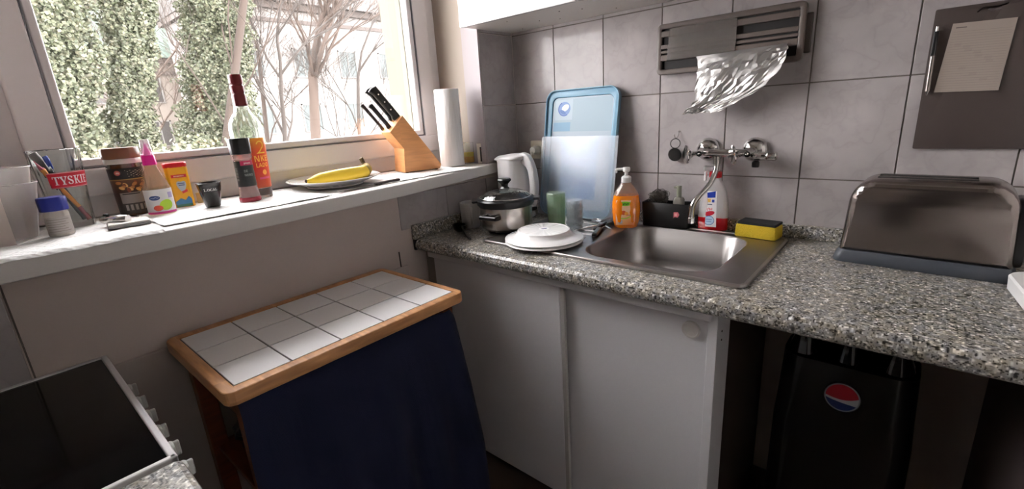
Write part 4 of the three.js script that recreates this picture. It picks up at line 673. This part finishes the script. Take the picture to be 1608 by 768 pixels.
// ------------------------------------------------------------------ toaster
{
  const t = thing('toaster', 'wide brushed steel toaster with two long slots on a dark base', 'toaster', [1.357, C + .001, .128], -.045);
  const half = (w, h, r, y) => { const s = new THREE.Shape(); s.moveTo(-w / 2 - .003, y); s.lineTo(w / 2 + .003, y); s.lineTo(w / 2 - .004, h - r); s.bezierCurveTo(w / 2 - .006, h - r * .35, w / 2 - r * .5, h, w / 2 - r, h); s.lineTo(-w / 2 + r, h); s.bezierCurveTo(-w / 2 + r * .5, h, -w / 2 + .006, h - r * .35, -w / 2 + .004, h - r); s.closePath(); return s; };
  const body = new THREE.ExtrudeGeometry(half(.302, .208, .062, .026), { depth: .09, bevelEnabled: true, bevelSize: .017, bevelThickness: .024, bevelOffset: -.017, bevelSegments: 8, curveSegments: 24 }).translate(0, 0, -.045);
  part(t, 'shell', worldUV(toCreasedNormals(body, .6), .3), metal(0x8a817d, .3, { roughnessMap: brushTex }));
  for (const z of [-.018, .02]) part(t, 'slot', rbox(.175, .004, .013, .0015), mat(0x0a0808, .6), [-.012, .2075, z]);
  part(t, 'base', rrLoft([[.326, .148, .02, 0], [.33, .152, .022, .006], [.318, .142, .02, .024], [.308, .136, .02, .03]], [true, true], 6), greyPlastic);
  part(t, 'end_panel', toCreasedNormals(new THREE.ExtrudeGeometry(rrShape(.1, .15, .03), { depth: .014, bevelEnabled: true, bevelSize: .004, bevelThickness: .006, bevelOffset: -.004, bevelSegments: 3 }), .5), blackPlastic, [.146, .1, 0], [0, PI / 2, 0]);
  part(t, 'lever', rbox(.03, .014, .03, .005), blackPlastic, [.176, .15, 0]); part(t, 'lever_trim', rbox(.012, .01, .075, .004), chrome, [.16, .176, -.01]);
}
single('plastic_tub', 'white plastic tub lid edge at the far right of the worktop', 'tub', rrLoft([[.2, .24, .03, 0], [.21, .25, .035, .004], [.214, .254, .036, .03], [.208, .248, .034, .034]], [true, true], 8), whitePlastic, [1.612, C + .001, .33], .1);

// ------------------------------------------------------------------ outside the window
struct('ground', boxAt(-60, -.45, -3.5, -3.4, -45, 25), mat(0x57534b, .95));
const leafGeo = (() => { const g = new THREE.BufferGeometry(); g.setAttribute('position', new THREE.Float32BufferAttribute([0, -.5, 0, .42, .05, .08, 0, .6, -.06, -.42, .05, .08], 3)); g.setIndex([0, 1, 2, 0, 2, 3]); g.computeVertexNormals(); return g; })();
const leafMat = new THREE.MeshPhysicalMaterial({ color: 0xffffff, roughness: .6, transmission: .15, thickness: 0, side: THREE.DoubleSide });
function foliage(parent, count, size, place, palette) {
  const m = new THREE.InstancedMesh(leafGeo, leafMat, count), o = new THREE.Object3D(), c = new THREE.Color();
  for (let i = 0; i < count; i++) { const p = place(); o.position.set(p[0], p[1], p[2]); o.rotation.set(rr(0, 6.3), rr(0, 6.3), rr(0, 6.3)); o.scale.setScalar(size * rr(.6, 1.4)); o.updateMatrix(); m.setMatrixAt(i, o.matrix); const k = palette[Math.floor(rnd() * palette.length)], f = rr(.75, 1.25); m.setColorAt(i, c.setRGB(k[0] * f, k[1] * f, k[2] * f)); }
  m.name = 'foliage'; m.userData.kind = 'stuff'; parent.add(m); return m;
}
const ivyPal = [[.068, .078, .040], [.083, .091, .051], [.052, .062, .033], [.111, .114, .066], [.091, .087, .053]];
function ivyTree(label, x, z, r0, r1, y0, y1, n, slope) {       // z is where the trunk stands at eye level, slope its lean along the wall
  const t = thing('ivy_tree', label, 'tree', [x, -3.4, z]), dz = (y) => -slope * (y - 4.7);
  part(t, 'trunk', rod([0, 0, dz(0)], [0, y1 + 3.4, dz(y1 + 3.4)], .2, .09, 14), mat(0x4f443a, .95));
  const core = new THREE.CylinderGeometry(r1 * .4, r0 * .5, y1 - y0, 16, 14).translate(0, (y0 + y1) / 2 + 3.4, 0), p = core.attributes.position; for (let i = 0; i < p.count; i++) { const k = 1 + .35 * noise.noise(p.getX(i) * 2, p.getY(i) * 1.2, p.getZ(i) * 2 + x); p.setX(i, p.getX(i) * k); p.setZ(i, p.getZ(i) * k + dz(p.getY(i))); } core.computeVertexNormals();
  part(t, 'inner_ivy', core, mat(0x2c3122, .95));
  foliage(t, Math.round(n * 1.5), .05, () => { const h = rnd(), a = rr(0, 2 * PI), y = lerp(y0, y1, h) + 3.4, lump = .95 + .45 * noise.noise(Math.cos(a) * 1.1 + x, y * 1.5, Math.sin(a) * 1.1 + z) + .4 * noise.noise(Math.cos(a) * 2.6 + x, y * 3.6, Math.sin(a) * 2.6) + .22 * noise.noise(Math.cos(a) * 6, y * 8, Math.sin(a) * 6 + z), r = lerp(r0, r1, Math.pow(h, .8)) * lump * Math.pow(rr(.25, 1), .3); return [Math.cos(a) * r, y, Math.sin(a) * r + dz(y)]; }, ivyPal);
  return t;
}
ivyTree('ivy-covered tree at the left edge of the window view', -8.6, .42, .55, .4, -1.5, 5.2, 34000, .12);
ivyTree('slender ivy-covered tree second from the left outside', -9.4, -.5, .42, .33, -1.5, 8.6, 44000, .2);
ivyTree('broadest ivy-covered tree left of the leaning bare trunk', -10.2, -2.15, .85, .38, -1.5, 9, 64000, .2);
function shrub(label, x, z, r, top, n, pal) {
  const t = thing('shrub', label, 'shrub', [x, -3.4, z]);
  part(t, 'stem', rod([0, 0, 0], [.1, top + 2.4, .05], .07, .03, 8), mat(0x6b5a4c, .95));
  foliage(t, n * 3, .06, () => { const a = rr(0, 2 * PI), e = Math.acos(rr(-1, 1)), k = Math.pow(rnd(), .4) * (1 + .3 * noise.noise(a, e * 2, x)); return [Math.sin(e) * Math.cos(a) * r * k, top + 3.4 - r * 1.4 + Math.cos(e) * r * 1.4 * k, Math.sin(e) * Math.sin(a) * r * k]; }, pal);
}
const shrubPal = [[.126, .122, .077], [.098, .102, .059], [.168, .153, .112], [.078, .088, .049]];
shrub('pale loose shrub low at the left outside the window', -7.2, .55, .8, 1.15, 3500, shrubPal);
shrub('olive shrub low in front of the slender ivy tree', -7.4, -.5, .8, 1.1, 3500, shrubPal);
shrub('low green shrub at the foot of the broadest ivy tree', -8.6, -1.35, .9, 1.15, 3500, ivyPal);
const barkPale = mat(0x50443d, .95), barkPink = mat(0x372d27, .95), barkGrey = mat(0x3c3632, .95);
function bareTree(label, x, z, h, r, lean, s, bark, depth = 6, bough = .45) {
  const y0 = -3.4;
  seed = s; const t = thing('bare_tree', label, 'tree', [x, y0, z]); const trunk = [], twigs = [];
  const grow = (p, d, len, rad, lv) => {
    const bend = V(rr(-1, 1), rr(-.2, .5), rr(-1, 1)).multiplyScalar(lv ? .22 : .05), mid = p.clone().addScaledVector(d, len * .5), d2 = d.clone().add(bend).normalize(), end = mid.clone().addScaledVector(d2, len * .5);
    (lv < 2 ? trunk : twigs).push(rod(p.toArray(), mid.toArray(), rad, rad * .85, lv < 3 ? 8 : 4), rod(mid.toArray(), end.toArray(), rad * .85, rad * .7, lv < 3 ? 8 : 4));
    if (lv >= depth) return; const n = lv < 1 ? 5 : lv < 5 ? 3 : 2;
    for (let i = 0; i < n; i++) { const a = rr(0, 2 * PI), sp = i === 0 ? .18 : rr(.4, .85), nd = d2.clone().add(V(Math.cos(a) * sp, rr(-.1, .25), Math.sin(a) * sp)).normalize(); grow(i === 0 ? end : lv < 1 ? p.clone().lerp(end, rr(.55, 1)) : mid.clone().lerp(end, rr(.1, 1)), nd, lv < 1 ? rr(1.1, 1.9) : len * rr(.6, .82), Math.max(.0036, rad * (i === 0 ? .7 : lv ? .55 : bough)), lv + 1); }
  };
  grow(V(0, 0, 0), V(lean[0], 1, lean[1]).normalize(), h, r, 0);
  part(t, 'trunk', merge(trunk), bark).userData.kind = 'stuff'; const b = part(t, 'branches', merge(twigs), bark); b.userData.kind = 'stuff'; return t;
}
bareTree('leaning bare tree trunk right of the broadest ivy tree', -9.2, -.25, 7.6, .105, [0, -.39], 101, barkPink, 6, .16);
bareTree('bare forked tree in the middle of the window view', -11.5, -3.4, 4.7, .085, [.02, -.14], 202, barkGrey, 7);
bareTree('bare tree with a thick pale double trunk', -13.2, -5.3, 6.2, .2, [0, -.12], 303, barkPale, 7, .3);
bareTree('slim straight bare tree close to the right window frame', -12.2, -6.2, 5.2, .075, [.02, -.12], 404, barkGrey, 7, .3);
bareTree('bare tree at the far left behind the ivy', -13, -.7, 6.4, .12, [0, -.12], 505, barkPale, 7, .3);
bareTree('thin bare tree between the middle tree and the double trunk', -15, -4.6, 6.6, .09, [0, -.12], 606, barkPink, 7, .3);
function building(name, label, x, z0, z1, y1, m, rows, winM) {
  const t = thing(name, label, 'building', [x, -3.4, (z0 + z1) / 2]); const L = z1 - z0, Hb = y1 + 3.4;
  part(t, 'wall', boxAt(-8, 0, 0, Hb, -L / 2, L / 2), m); part(t, 'cornice', boxAt(-8.2, .45, Hb - .1, Hb + .25, -L / 2 - .3, L / 2 + .3), mat(0x453d39, .8)); part(t, 'cornice_band', boxAt(-.2, .12, Hb - .75, Hb - .55, -L / 2, L / 2), mat(0x453d39, .8));
  for (const y of rows) for (let z = -L / 2 + 1.4; z < L / 2 - .8; z += 2.9) { const w = part(t, 'window', merge([boxAt(-.02, .06, y - .06, y + 1.56, z - .62, z - .54), boxAt(-.02, .06, y - .06, y + 1.56, z + .54, z + .62), boxAt(-.02, .06, y + 1.48, y + 1.56, z - .62, z + .62), boxAt(-.02, .1, y - .06, y, z - .62, z + .62), boxAt(-.02, .04, y, y + 1.5, z - .03, z + .03)]), mat(0x615e5b, .6)); part(w, 'window_glass', boxAt(-.05, .01, y, y + 1.5, z - .54, z + .54), winM); }
  return t;
}
const flats = building('apartment_house', 'large white apartment house behind the bare trees', -27, -23, -8.5, 7.6, mat(0x75716e, .9), [1.2, 4.3, 7.4], mat(0x2c3433, .2));
part(flats, 'roof', extr([[.9, 0], [-9, 0], [-4, 5]], 15.2, .02), mat(0x3a3533, .8), [0, 11.2, -7.6]);
{
  const t = building('gabled_house', 'pale house with green roof seen between the ivy trees', -36, -11.5, -3.5, 5.6, mat(0x686059, .9), [.9, 3.9, 6.6], mat(0x2f2b29, .25));
  part(t, 'roof', extr([[.8, 0], [-8.8, 0], [-4, 4.2]], 9, .02), mat(0x435249, .8), [0, 9.2, -4.5]);
}

scene.traverse((o) => { if (o.isMesh) { o.castShadow = true; o.receiveShadow = true; } });
renderer.render(scene, camera);
